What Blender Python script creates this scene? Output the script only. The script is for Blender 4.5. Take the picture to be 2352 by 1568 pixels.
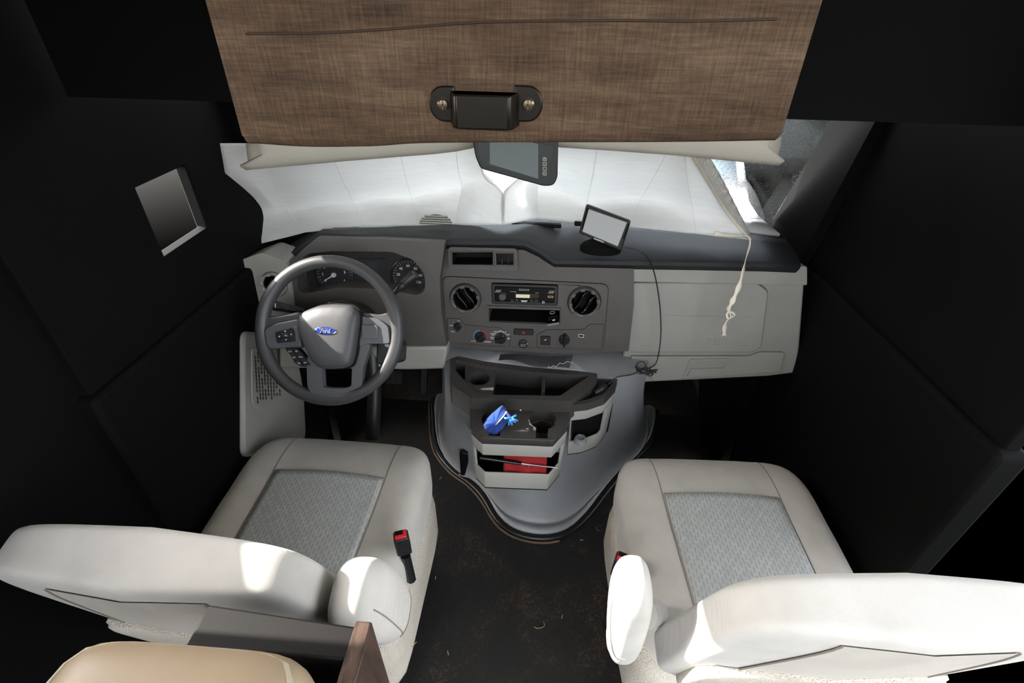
import bpy, math, random
from mathutils import Vector, Matrix
from mathutils.geometry import tessellate_polygon
for o in list(bpy.data.objects): bpy.data.objects.remove(o)
scene = bpy.context.scene
COL = scene.collection
rnd = random.Random(7)
R = math.radians
# ------------------------------------------------------------------ camera
FPX = 1132.0
CAM_Z, PITCH, YAW, ROLL = 1.60, R(35), R(3.0), R(1.2)
CO = Vector((0, 0, CAM_Z))
CF = Vector((-math.sin(YAW)*math.cos(PITCH), math.cos(YAW)*math.cos(PITCH), -math.sin(PITCH)))
_r = Vector((math.cos(YAW), math.sin(YAW), 0)); _u = _r.cross(CF)
CR = _r*math.cos(ROLL) + _u*math.sin(ROLL); CU = _u*math.cos(ROLL) - _r*math.sin(ROLL)
cd = bpy.data.cameras.new('camera'); cam = bpy.data.objects.new('camera', cd); COL.objects.link(cam)
cd.sensor_fit = 'HORIZONTAL'; cd.sensor_width = 36; cd.lens = FPX/2352*36; cd.clip_start = 0.02
M3 = Matrix((CR, CU, -CF)).transposed()
cam.matrix_world = Matrix.Translation(CO) @ M3.to_4x4()
scene.camera = cam
# ------------------------------------------------------------------ sky, sun, exposure
SUN_EL, SUN_AZ = R(35), R(0)       # the sun stands to the left
sdir = Vector((-math.cos(SUN_EL)*math.cos(SUN_AZ), math.cos(SUN_EL)*math.sin(SUN_AZ), math.sin(SUN_EL)))
w = bpy.data.worlds.new('world'); scene.world = w; w.use_nodes = True
nt = w.node_tree; nt.nodes.clear()
sky = nt.nodes.new('ShaderNodeTexSky'); sky.sky_type = 'NISHITA'; sky.sun_disc = False
sky.sun_elevation = SUN_EL; sky.sun_rotation = math.atan2(sdir.x, sdir.y); sky.dust_density = 3.0; sky.ozone_density = 0.6
bg = nt.nodes.new('ShaderNodeBackground'); bg.inputs[1].default_value = 0.95
hs = nt.nodes.new('ShaderNodeHueSaturation'); hs.inputs['Saturation'].default_value = 0.22
wo = nt.nodes.new('ShaderNodeOutputWorld')
nt.links.new(sky.outputs[0], hs.inputs['Color']); nt.links.new(hs.outputs[0], bg.inputs[0]); nt.links.new(bg.outputs[0], wo.inputs[0])
sl = bpy.data.lights.new('sun', 'SUN'); sl.energy = 14.0; sl.angle = R(0.6); sl.color = (1, .95, .87)
so = bpy.data.objects.new('sun', sl); COL.objects.link(so); so.rotation_euler = sdir.to_track_quat('Z', 'Y').to_euler(); so.location = (-3, 2, 4)
vs = scene.view_settings
vs.view_transform = 'Standard'; vs.look = 'None'; vs.gamma = 1; vs.exposure = 0.66; vs.use_curve_mapping = False

# ------------------------------------------------------------------ helpers
def ray(px, py): return CF + CR*((px-1176)/FPX) - CU*((py-784)/FPX)
def atY(px, py, Y): d = ray(px, py); return CO + d*(Y/d.y)
def atZ(px, py, z): d = ray(px, py); return CO + d*((z-CAM_Z)/d.z)
def atX(px, py, x): d = ray(px, py); return CO + d*(x/d.x)
def z1(x, y): return (588+x/3.92, 320+y/3.92)
def z2(x, y): return (1172+x/3.92, 320+y/3.92)
def z3(x, y): return (588+x/3.92, 560+y/3.92)
def z4(x, y): return (1000+x/5.113, 560+y/5.113)
def z5(x, y): return (1000+x/3.564, 800+y/3.564)
class Fr:
    """a plane in the vehicle: origin, right, up, and the normal towards the cabin"""
    def __init__(s, o, u, v): s.o = Vector(o); s.u = Vector(u).normalized(); s.v = Vector(v).normalized(); s.n = s.u.cross(s.v)
    def px(s, p, d=0):
        q = ray(*p); o = s.o + s.n*d; t = (o-CO).dot(s.n)/q.dot(s.n); h = CO+q*t-s.o
        return (h.dot(s.u), h.dot(s.v))
    def poly(s, pts, d=0): return [s.px(p, d) for p in pts]
    def pt(s, a, b, d=0): return s.o + s.u*a + s.v*b + s.n*d
    def off(s, a=0, b=0, d=0): return Fr(s.pt(a, b, d), s.u, s.v)
def ccw(p): return p if sum(p[i-1][0]*p[i][1]-p[i][0]*p[i-1][1] for i in range(len(p))) > 0 else p[::-1]
def rpoly(p, r, n=4):
    p = ccw(p); out = []
    for i in range(len(p)):
        a, b, c = Vector(p[i-1]), Vector(p[i]), Vector(p[(i+1) % len(p)])
        la, lc = (a-b).length, (c-b).length; q = min(r, la*.45, lc*.45)
        s, e = b+(a-b)*(q/la), b+(c-b)*(q/lc)
        for k in range(n+1):
            t = k/n; out.append(tuple(s*(1-t)**2 + b*2*t*(1-t) + e*t*t))
    return out
def rect(a0, b0, a1, b1, r=0, n=4):
    p = [(a0, b0), (a1, b0), (a1, b1), (a0, b1)]
    return rpoly(p, r, n) if r else ccw(p)
def circ(cx, cy, rx, ry=None, n=32): ry = ry or rx; return [(cx+rx*math.cos(2*math.pi*i/n), cy+ry*math.sin(2*math.pi*i/n)) for i in range(n)]
def inset(p, d):
    p = ccw(p); out = []
    for i in range(len(p)):
        a, b, c = Vector(p[i-1]), Vector(p[i]), Vector(p[(i+1) % len(p)])
        e1, e2 = (b-a).normalized(), (c-b).normalized(); n1, n2 = Vector((-e1.y, e1.x)), Vector((-e2.y, e2.x))
        m = n1+n2; m = m/max(m.length_squared, .2)*2
        out.append(tuple(b+m*d))
    return out
def catmull(pts, n=6, closed=False):
    pts = [Vector(p) for p in pts]; out = []; L = len(pts)
    for i in range(L if closed else L-1):
        if closed: a, b, c, d = pts[i-1], pts[i], pts[(i+1) % L], pts[(i+2) % L]
        else: a, b, c, d = pts[max(i-1, 0)], pts[i], pts[i+1], pts[min(i+2, L-1)]
        for k in range(n):
            t = k/n; out.append(.5*((2*b)+(c-a)*t+(2*a-5*b+4*c-d)*t*t+(3*b-a-3*c+d)*t**3))
    if not closed: out.append(pts[-1])
    return out
class MB:
    def __init__(s): s.v = []; s.f = []
    def add(s, vs, fs): k = len(s.v); s.v += [Vector(x) for x in vs]; s.f += [tuple(i+k for i in f) for f in fs]; return s
    def prism(s, fr, poly, d0, d1, holes=(), hd=None, back=True):
        poly = ccw(poly); n = len(poly)
        loops = [poly]+[ccw(h) for h in holes]; flat = [q for L in loops for q in L]
        s.add([fr.pt(a, b, d1) for a, b in flat], [])
        base = len(s.v)-len(flat)
        if holes:
            for t in tessellate_polygon([[Vector((a, b, 0)) for a, b in L] for L in loops]):
                a, b, c = [Vector(flat[i]) for i in t]
                if (b-a).cross(c-a) < 0: t = (t[0], t[2], t[1])
                s.f.append(tuple(base+i for i in t))
        else: s.f.append(tuple(range(base, base+n)))
        kb = len(s.v); s.v += [fr.pt(a, b, d0) for a, b in poly]
        for i in range(n):
            j = (i+1) % n; s.f.append((base+j, base+i, kb+i, kb+j))
        tri = s.f[-n-len(tessellate_polygon([[Vector((a, b, 0)) for a, b in L] for L in loops])):-n] if holes and hd is None else None
        if back and tri is None: s.f.append(tuple(kb+i for i in range(n-1, -1, -1)))
        o = base+n; remap = {base+i: kb+i for i in range(n)}
        for h in loops[1:]:
            m = len(h); kk = len(s.v); dd = hd if hd is not None else d0
            s.v += [fr.pt(a, b, dd) for a, b in h]
            remap.update({o+i: kk+i for i in range(m)})
            for i in range(m):
                j = (i+1) % m; s.f.append((o+i, o+j, kk+j, kk+i))
            if hd is not None: s.f.append(tuple(kk+i for i in range(m)))
            o += m
        if back and tri: s.f += [tuple(remap[i] for i in f[::-1]) for f in tri]
        return s
    def taper(s, fr, p0, d0, p1, d1, caps=(True, True)):
        n = len(p0); k = len(s.v); s.v += [fr.pt(a, b, d0) for a, b in p0]+[fr.pt(a, b, d1) for a, b in p1]
        for i in range(n):
            j = (i+1) % n; s.f.append((k+i, k+j, k+n+j, k+n+i))
        if caps[0]: s.f.append(tuple(k+i for i in range(n-1, -1, -1)))
        if caps[1]: s.f.append(tuple(k+n+i for i in range(n)))
        return s
    def loft(s, rings, closed=True, caps=True):
        n = len(rings[0]); k = len(s.v)
        for r in rings: s.v += [Vector(q) for q in r]
        for a in range(len(rings)-1):
            for i in range(n if closed else n-1):
                j = (i+1) % n; s.f.append((k+a*n+i, k+a*n+j, k+(a+1)*n+j, k+(a+1)*n+i))
        if caps and closed:
            s.f.append(tuple(k+i for i in range(n-1, -1, -1))); e = k+(len(rings)-1)*n; s.f.append(tuple(e+i for i in range(n)))
        return s
    def tube(s, pts, r, seg=8, closed=False, flat=1.0):
        pts = [Vector(p) for p in pts]; L = len(pts); rs = r if isinstance(r, (list, tuple)) else [r]*L
        t0 = (pts[1]-pts[0]).normalized(); up = Vector((0, 0, 1)) if abs(t0.z) < .9 else Vector((0, 1, 0))
        nrm = (up - t0*up.dot(t0)).normalized(); rings = []
        for i in range(L):
            t = ((pts[(i+1) % L]-pts[i-1]) if closed else (pts[min(i+1, L-1)]-pts[max(i-1, 0)])).normalized()
            nrm = (nrm - t*nrm.dot(t)).normalized(); b = t.cross(nrm)
            rings.append([pts[i]+nrm*(rs[i]*flat*math.cos(2*math.pi*k/seg))+b*(rs[i]*math.sin(2*math.pi*k/seg)) for k in range(seg)])
        if closed: rings.append(rings[0]); return s.loft(rings, True, False)
        return s.loft(rings)
    def lathe(s, fr, prof, cx=0, cy=0, seg=32, caps=True):
        return s.loft([[fr.pt(cx+r*math.cos(2*math.pi*k/seg), cy+r*math.sin(2*math.pi*k/seg), d) for k in range(seg)] for r, d in prof], True, caps)
    def box(s, c, sz):
        fr = Fr((c[0], c[1]-sz[1]/2, c[2]), (1, 0, 0), (0, 0, 1))
        return s.prism(fr, rect(-sz[0]/2, -sz[2]/2, sz[0]/2, sz[2]/2), -sz[1], 0)
    def grid(s, fn, nu, nv):
        k = len(s.v)
        for j in range(nv+1):
            for i in range(nu+1): s.v.append(Vector(fn(i/nu, j/nv)))
        for j in range(nv):
            for i in range(nu):
                a = k+j*(nu+1)+i; s.f.append((a, a+1, a+nu+2, a+nu+1))
        return s
    def build(s, name, mat, parent=None, bevel=0, seg=2, smooth=35, sub=0, solid=0, kind=None):
        me = bpy.data.meshes.new(name)
        xs = [v.x for v in s.v]; ys = [v.y for v in s.v]; zs = [v.z for v in s.v]
        c = Vector(((min(xs)+max(xs))/2, (min(ys)+max(ys))/2, min(zs) if parent is None else (min(zs)+max(zs))/2))
        me.from_pydata([v-c for v in s.v], [], s.f); me.validate()
        o = bpy.data.objects.new(name, me); COL.objects.link(o)
        me.materials.append(mat)
        for p in me.polygons: p.use_smooth = True
        if not sub: me.set_sharp_from_angle(angle=R(smooth))
        wl = c
        if parent is not None: o.parent = parent; wl = c - WL[parent.name]
        o.location = wl; WL[o.name] = c
        if solid: m = o.modifiers.new('solid', 'SOLIDIFY'); m.thickness = solid; m.offset = 0
        if bevel:
            m = o.modifiers.new('bevel', 'BEVEL'); m.width = bevel; m.segments = seg; m.limit_method = 'ANGLE'; m.angle_limit = R(35); m.harden_normals = False
        if sub: m = o.modifiers.new('sub', 'SUBSURF'); m.levels = m.render_levels = sub
        if kind: o['kind'] = kind
        return o
WL = {}
def tag(o, label, cat=None, group=None, kind=None):
    o['label'] = label
    if cat: o['category'] = cat
    if group: o['group'] = group
    if kind: o['kind'] = kind
    return o
def thing(name, loc, label, cat, group=None):
    o = bpy.data.objects.new(name, None); COL.objects.link(o); o.location = loc; o.empty_display_size = .05; WL[o.name] = Vector(loc)
    return tag(o, label, cat, group)
def text(name, body, fr, a, b, size, mat, parent, depth=.0004, shear=0, align='CENTER', wide=1.0, d=0):
    cu = bpy.data.curves.new('t', 'FONT'); cu.body = body; cu.size = size; cu.align_x = align; cu.align_y = 'CENTER'; cu.extrude = depth; cu.shear = shear; cu.resolution_u = 3
    to = bpy.data.objects.new('t', cu); me = bpy.data.meshes.new_from_object(to); bpy.data.objects.remove(to); bpy.data.curves.remove(cu)
    mb = MB(); mb.add([fr.pt(a+v.co.x*wide, b+v.co.y, d+v.co.z) for v in me.vertices], [tuple(p.vertices) for p in me.polygons]); bpy.data.meshes.remove(me)
    return mb.build(name, mat, parent)
# ------------------------------------------------------------------ materials
def lin(c): return tuple(((x/255)/12.92 if x/255 <= .04045 else ((x/255+.055)/1.055)**2.4) for x in c)+(1,)
MATS = {}
def base(name):
    m = bpy.data.materials.new(name); m.use_nodes = True; nt = m.node_tree; b = nt.nodes['Principled BSDF']; MATS[name] = m
    return m, nt, b
def node(nt, t, **k):
    n = nt.nodes.new(t)
    for a, v in k.items():
        if a in n.inputs: n.inputs[a].default_value = v
        else: setattr(n, a, v)
    return n
def coords(nt, scale=(1, 1, 1), rot=(0, 0, 0)):
    g = node(nt, 'ShaderNodeTexCoord'); m = node(nt, 'ShaderNodeMapping'); m.inputs['Scale'].default_value = scale; m.inputs['Rotation'].default_value = rot
    nt.links.new(g.outputs['Object'], m.inputs[0]); return m.outputs[0]
def ramp(nt, fac, stops):
    r = node(nt, 'ShaderNodeValToRGB'); e = r.color_ramp.elements
    while len(e) < len(stops): e.new(.5)
    for i, (p, c) in enumerate(stops): e[i].position = p; e[i].color = c
    nt.links.new(fac, r.inputs[0]); return r.outputs[0]
def plastic(name, rgb, rough=.5, grain=500, bump=.15, var=.12, metal=0, spec=.5, dist=.0006):
    m, nt, b = base(name); c = lin(rgb)
    v = node(nt, 'ShaderNodeTexNoise', Scale=9.0, Detail=4.0); nt.links.new(coords(nt), v.inputs[0])
    nt.links.new(ramp(nt, v.outputs[0], [(.3, tuple(x*(1-var) for x in c[:3])+(1,)), (.7, tuple(min(1, x*(1+var)) for x in c[:3])+(1,))]), b.inputs['Base Color'])
    b.inputs['Roughness'].default_value = rough; b.inputs['Metallic'].default_value = metal; b.inputs['Specular IOR Level'].default_value = spec
    if bump:
        g = node(nt, 'ShaderNodeTexNoise', Scale=float(grain), Detail=2.0); nt.links.new(coords(nt), g.inputs[0])
        bp = node(nt, 'ShaderNodeBump', Strength=bump, Distance=dist); nt.links.new(g.outputs[0], bp.inputs['Height']); nt.links.new(bp.outputs[0], b.inputs['Normal'])
    return m
def weave(name, rgb, scale=900, rough=.9, bump=.3, var=.08, rgb2=None, stain=0):
    m, nt, b = base(name); c = lin(rgb); c2 = lin(rgb2) if rgb2 else tuple(x*.82 for x in c[:3])+(1,)
    co = coords(nt)
    w1 = node(nt, 'ShaderNodeTexWave', Scale=scale/20, Distortion=.4); w1.bands_direction = 'X'; nt.links.new(co, w1.inputs[0])
    w2 = node(nt, 'ShaderNodeTexWave', Scale=scale/20, Distortion=.4); w2.bands_direction = 'DIAGONAL'; nt.links.new(co, w2.inputs[0])
    mx = node(nt, 'ShaderNodeMath', operation='MULTIPLY'); nt.links.new(w1.outputs[1], mx.inputs[0]); nt.links.new(w2.outputs[1], mx.inputs[1])
    n = node(nt, 'ShaderNodeTexNoise', Scale=14.0, Detail=5.0); nt.links.new(co, n.inputs[0])
    ad = node(nt, 'ShaderNodeMath', operation='MULTIPLY_ADD'); nt.links.new(mx.outputs[0], ad.inputs[0]); ad.inputs[1].default_value = .35; nt.links.new(n.outputs[0], ad.inputs[2])
    nt.links.new(ramp(nt, ad.outputs[0], [(.3, c2), (.75, c)]), b.inputs['Base Color'])
    b.inputs['Roughness'].default_value = rough; b.inputs['Specular IOR Level'].default_value = .2; b.inputs['Sheen Weight'].default_value = .25
    bp = node(nt, 'ShaderNodeBump', Strength=bump, Distance=.0008); nt.links.new(mx.outputs[0], bp.inputs['Height']); nt.links.new(bp.outputs[0], b.inputs['Normal'])
    return m
def flat(name, rgb, rough=.4, metal=0, spec=.5, coat=0):
    m, nt, b = base(name); b.inputs['Base Color'].default_value = lin(rgb); b.inputs['Roughness'].default_value = rough; b.inputs['Metallic'].default_value = metal
    b.inputs['Specular IOR Level'].default_value = spec; b.inputs['Coat Weight'].default_value = coat
    n = node(nt, 'ShaderNodeTexNoise', Scale=60.0); nt.links.new(coords(nt), n.inputs[0])
    mr = node(nt, 'ShaderNodeMapRange'); mr.inputs['To Min'].default_value = max(0, rough-.05); mr.inputs['To Max'].default_value = min(1, rough+.05)
    nt.links.new(n.outputs[0], mr.inputs[0]); nt.links.new(mr.outputs[0], b.inputs['Roughness'])
    return m
DK = plastic('dash_dark_plastic', (72, 68, 65), .48, 900, .25)
PAD = plastic('dash_pad_plastic', (36, 37, 40), .55, 700, .3, .12, 0, .3)
LG = plastic('dash_light_plastic', (142, 141, 134), .5, 420, .22, .05)
CON = plastic('engine_cover_plastic', (140, 142, 144), .45, 500, .2, .1)
BINP = plastic('console_light_plastic', (172, 171, 165), .5, 600, .2, .05)
TRAY = plastic('console_dark_plastic', (62, 60, 58), .42, 700, .25, .15)
BLK = plastic('black_plastic', (24, 24, 25), .4, 500, .1)
JET = plastic('jet_black_trim', (7, 7, 7), .8, 300, .1, .1, 0, .1)
BLKG = flat('black_gloss_plastic', (14, 14, 15), .18)
VOIDM = flat('black_recess', (8, 8, 8), .7, 0, .2)  # black stands in for shade in recesses; also colours joints and slots
RIM = plastic('wheel_rim_leather', (60, 60, 61), .42, 900, .3)
HUB = plastic('wheel_hub_leather', (66, 66, 68), .5, 700, .4, .05)
SPK = plastic('wheel_spoke_plastic', (78, 79, 82), .38, 900, .1, .05)
KNOB = flat('knob_black', (20, 20, 21), .3)
WHT = flat('print_white', (225, 225, 225), .6)
GRYP = flat('print_grey', (170, 170, 170), .6)
REDP = flat('print_red', (200, 40, 40), .5)
BLUP = flat('print_blue', (60, 150, 215), .5)
CHR = flat('chrome', (210, 210, 212), .15, 1)
FBL = flat('emblem_blue', (26, 52, 130), .25, 0, .5, .5)
CRM = flat('cream_sticker', (222, 214, 190), .5)
SEATF = weave('seat_fabric_plain', (198, 194, 187), 4200, .9, .18)
SEATB = weave('seat_fabric_ribbed', (190, 183, 172), 3600, .9, .4)
CARP = plastic('seat_carpet', (196, 189, 176), .95, 260, 1.0, .12, 0, .1, .004)
SEAM = flat('seam_thread', (132, 126, 117), .8)
HEAD = plastic('headliner_vinyl', (206, 200, 186), .7, 300, .15, .04)
REDB = flat('red_button', (215, 25, 35), .3)
MET = flat('painted_black_metal', (30, 28, 26), .35, .3)
HANDLE = flat('bronze_handle_metal', (38, 33, 26), .32, .5)
def make_insert():
    m, nt, b = base('seat_insert_fabric'); co = coords(nt)
    sp = node(nt, 'ShaderNodeSeparateXYZ'); nt.links.new(co, sp.inputs[0])
    def mt(op, a, bb=None):
        n = node(nt, 'ShaderNodeMath', operation=op)
        for i, q in enumerate((a, bb)):
            if q is None: continue
            if isinstance(q, (int, float)): n.inputs[i].default_value = q
            else: nt.links.new(q, n.inputs[i])
        return n.outputs[0]
    cx = mt('MULTIPLY', sp.outputs[0], 1/.0088); col_ = mt('FLOOR', cx); fx = mt('FRACT', cx)
    cy = mt('ADD', mt('MULTIPLY', sp.outputs[1], 1/.021), mt('MULTIPLY', col_, .5)); fy = mt('FRACT', cy)
    dash_ = mt('MULTIPLY', mt('LESS_THAN', mt('ABSOLUTE', mt('SUBTRACT', fx, .5)), .17), mt('LESS_THAN', mt('ABSOLUTE', mt('SUBTRACT', fy, .5)), .32))
    n = node(nt, 'ShaderNodeTexNoise', Scale=60.0, Detail=5.0); nt.links.new(co, n.inputs[0])
    c1 = ramp(nt, n.outputs[0], [(.3, lin((172, 176, 175))), (.7, lin((189, 191, 189)))])
    mx = node(nt, 'ShaderNodeMix', data_type='RGBA'); nt.links.new(dash_, mx.inputs[0]); nt.links.new(c1, mx.inputs[6]); mx.inputs[7].default_value = lin((158, 162, 163))
    nt.links.new(mx.outputs[2], b.inputs['Base Color']); b.inputs['Roughness'].default_value = .9; b.inputs['Specular IOR Level'].default_value = .2
    bp = node(nt, 'ShaderNodeBump', Strength=.5, Distance=.0015); bp.invert = True; nt.links.new(dash_, bp.inputs['Height']); nt.links.new(bp.outputs[0], b.inputs['Normal'])
    return m
INS = make_insert()
def make_linen():
    m, nt, b = base('brown_linen')
    outs = []
    for sc in ((25, 1, 380), (420, 1, 30)):
        n = node(nt, 'ShaderNodeTexNoise', Scale=1.0, Detail=5.0, Roughness=.7); nt.links.new(coords(nt, sc), n.inputs[0]); outs.append(n.outputs[0])
    n3 = node(nt, 'ShaderNodeTexNoise', Scale=30.0, Detail=4.0); nt.links.new(coords(nt, (.4, 1, 1.6)), n3.inputs[0])
    a = node(nt, 'ShaderNodeMath', operation='ADD'); nt.links.new(outs[0], a.inputs[0]); nt.links.new(outs[1], a.inputs[1])
    a2 = node(nt, 'ShaderNodeMath', operation='ADD'); nt.links.new(a.outputs[0], a2.inputs[0]); nt.links.new(n3.outputs[0], a2.inputs[1])
    dv = node(nt, 'ShaderNodeMath', operation='DIVIDE'); nt.links.new(a2.outputs[0], dv.inputs[0]); dv.inputs[1].default_value = 3
    nt.links.new(ramp(nt, dv.outputs[0], [(.36, lin((64, 50, 39))), (.5, lin((99, 79, 62))), (.64, lin((134, 110, 88)))]), b.inputs['Base Color'])
    b.inputs['Roughness'].default_value = .85; b.inputs['Specular IOR Level'].default_value = .25
    bp = node(nt, 'ShaderNodeBump', Strength=.35, Distance=.0008); nt.links.new(dv.outputs[0], bp.inputs['Height']); nt.links.new(bp.outputs[0], b.inputs['Normal'])
    return m
LINEN = make_linen()
def make_floor():
    m, nt, b = base('black_vinyl_floor'); co = coords(nt)
    n = node(nt, 'ShaderNodeTexNoise', Scale=5.5, Detail=9.0, Roughness=.72); nt.links.new(co, n.inputs[0])
    n2 = node(nt, 'ShaderNodeTexNoise', Scale=120.0, Detail=4.0, Roughness=.8); nt.links.new(co, n2.inputs[0])
    mu = node(nt, 'ShaderNodeMath', operation='MULTIPLY'); nt.links.new(n.outputs[0], mu.inputs[0]); nt.links.new(n2.outputs[0], mu.inputs[1])
    c = ramp(nt, mu.outputs[0], [(.22, lin((28, 28, 29))), (.29, lin((40, 36, 33))), (.38, lin((84, 68, 53)))])
    nt.links.new(c, b.inputs['Base Color']); b.inputs['Roughness'].default_value = .55
    g = node(nt, 'ShaderNodeTexVoronoi', Scale=300.0); nt.links.new(co, g.inputs[0])
    bp = node(nt, 'ShaderNodeBump', Strength=.35, Distance=.001); nt.links.new(g.outputs[0], bp.inputs['Height']); nt.links.new(bp.outputs[0], b.inputs['Normal'])
    return m
FLOORM = make_floor()
def make_shade():
    m, nt, b = base('white_shade_fabric')
    n = node(nt, 'ShaderNodeTexNoise', Scale=1.0, Detail=4.0); nt.links.new(coords(nt, (14, 30, 160), (0, R(6), 0)), n.inputs[0])
    nt.links.new(ramp(nt, n.outputs[0], [(.3, lin((226, 224, 221))), (.7, lin((240, 239, 237)))]), b.inputs['Base Color'])
    b.inputs['Roughness'].default_value = .42; b.inputs['Specular IOR Level'].default_value = .5
    bp = node(nt, 'ShaderNodeBump', Strength=.25, Distance=.002); nt.links.new(n.outputs[0], bp.inputs['Height']); nt.links.new(bp.outputs[0], b.inputs['Normal'])
    tr = node(nt, 'ShaderNodeBsdfTranslucent'); tr.inputs[0].default_value = (.95, .95, .94, 1); nt.links.new(bp.outputs[0], tr.inputs['Normal'])
    ms = node(nt, 'ShaderNodeMixShader'); ms.inputs[0].default_value = .55
    nt.links.new(b.outputs[0], ms.inputs[1]); nt.links.new(tr.outputs[0], ms.inputs[2]); nt.links.new(ms.outputs[0], nt.nodes['Material Output'].inputs[0])
    return m
SHADE = make_shade()
FOIL = plastic('silver_foil', (230, 226, 218), .35, 160, 1.0, .1, .2, .5, .004)
def make_glass():
    m, nt, b = base('windshield_glass')
    t = node(nt, 'ShaderNodeBsdfTransparent'); t.inputs[0].default_value = (.93, .96, .97, 1); g = node(nt, 'ShaderNodeBsdfGlossy'); g.inputs['Roughness'].default_value = .05
    di = node(nt, 'ShaderNodeBsdfDiffuse'); di.inputs[0].default_value = (.8, .8, .78, 1)
    n = node(nt, 'ShaderNodeTexNoise', Scale=130.0, Detail=3.0); nt.links.new(coords(nt), n.inputs[0])
    dirt = ramp(nt, n.outputs[0], [(.5, (.02, .02, .02, 1)), (.66, (.35, .35, .35, 1))])
    fr = node(nt, 'ShaderNodeFresnel', IOR=1.5); a = node(nt, 'ShaderNodeMixShader'); nt.links.new(fr.outputs[0], a.inputs[0]); nt.links.new(t.outputs[0], a.inputs[1]); nt.links.new(g.outputs[0], a.inputs[2])
    c = node(nt, 'ShaderNodeMixShader'); nt.links.new(dirt, c.inputs[0]); nt.links.new(a.outputs[0], c.inputs[1]); nt.links.new(di.outputs[0], c.inputs[2])
    nt.links.new(c.outputs[0], nt.nodes['Material Output'].inputs[0]); return m
GLASS = make_glass()
def make_wood():
    m, nt, b = base('dark_wood_laminate')
    n = node(nt, 'ShaderNodeTexNoise', Scale=1.0, Detail=6.0, Roughness=.7); nt.links.new(coords(nt, (120, 40, 6)), n.inputs[0])
    nt.links.new(ramp(nt, n.outputs[0], [(.3, lin((34, 25, 21))), (.7, lin((88, 70, 60)))]), b.inputs['Base Color']); b.inputs['Roughness'].default_value = .3
    return m
WOOD = make_wood()
ESP = plastic('espresso_board', (15, 13, 12), .6, 300, .1, .1, 0, .2)
TANV = plastic('tan_vinyl', (166, 145, 118), .5, 500, .15, .05)
TANW = plastic('cream_vinyl', (186, 174, 150), .5, 500, .15, .05)

# ------------------------------------------------------------------ the setting
fl = MB().grid(lambda u, v: (-.84+1.68*u, -.25+2.0*v, 0), 8, 8).add([(-.84, 1.75, 0), (.84, 1.75, 0), (.84, 2.02, .34), (-.84, 2.02, .34), (-.84, 2.04, .9), (.84, 2.04, .9)], [(0, 1, 2, 3), (3, 2, 5, 4)]).build('floor', FLOORM, solid=.004)
tag(fl, 'black textured vinyl cab floor with brown dirt between the seats', 'floor', kind='structure')

# cab headliner: arched lip above the windshield, running back to the fabric panel
hb = [(570, 387), (588, 385), (700, 375), (800, 366), (900, 358), (1000, 350), (1050, 344), (1085, 337), (1120, 329), (1180, 326), (1240, 328), (1290, 335), (1400, 342), (1550, 353), (1660, 364), (1764, 374), (1785, 376)]
lip = [atY(x, y, 1.12) for x, y in hb]
rows = []
for dy, dz in ((.02, .05), (.006, .006), (0, 0), (-.010, .001), (-.028, .014), (-.045, .045), (-.05, .09), (-.05, .25)):
    rows.append([p+Vector((-p.x*(.10 if dz > .04 and dy < 0 else 0), dy, dz)) for p in lip])
hd = MB().loft(rows, closed=False).build('ceiling', HEAD, solid=.004, smooth=60)
tag(hd, 'cream vinyl headliner lip arching over the windshield', 'ceiling', kind='structure')
# over-cab bunk floor above (out of view, shades the cab)
bh = MB().box((0, .90, 1.63), (1.64, .03, .37)).build('wall_sky_blocker', JET); tag(bh, 'added dark board hiding the sky above the cab', 'wall', kind='structure')  # added board, keeps the bright horizon sky out of view
hc_ = MB().box((0, -.19, 2.12), (2.3, 2.24, .04)).build('ceiling_house', HEAD); tag(hc_, 'cream ceiling of the living area behind the cab', 'ceiling', kind='structure')
bk = MB().box((0, 1.25, 1.80), (1.8, .72, .05)).build('ceiling_bunk', HEAD)
tag(bk, 'underside of the sleeping bunk above the cab', 'ceiling', kind='structure')

# windshield glass
gl = MB().add([(-.80, 1.68, .99), (.80, 1.68, .99), (.72, 1.32, 1.52), (-.72, 1.32, 1.52)], [(0, 1, 2, 3)]).build('window_1', GLASS, solid=.005)
tag(gl, 'dusty windshield glass behind the white sunshade', 'window', kind='structure')

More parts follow.
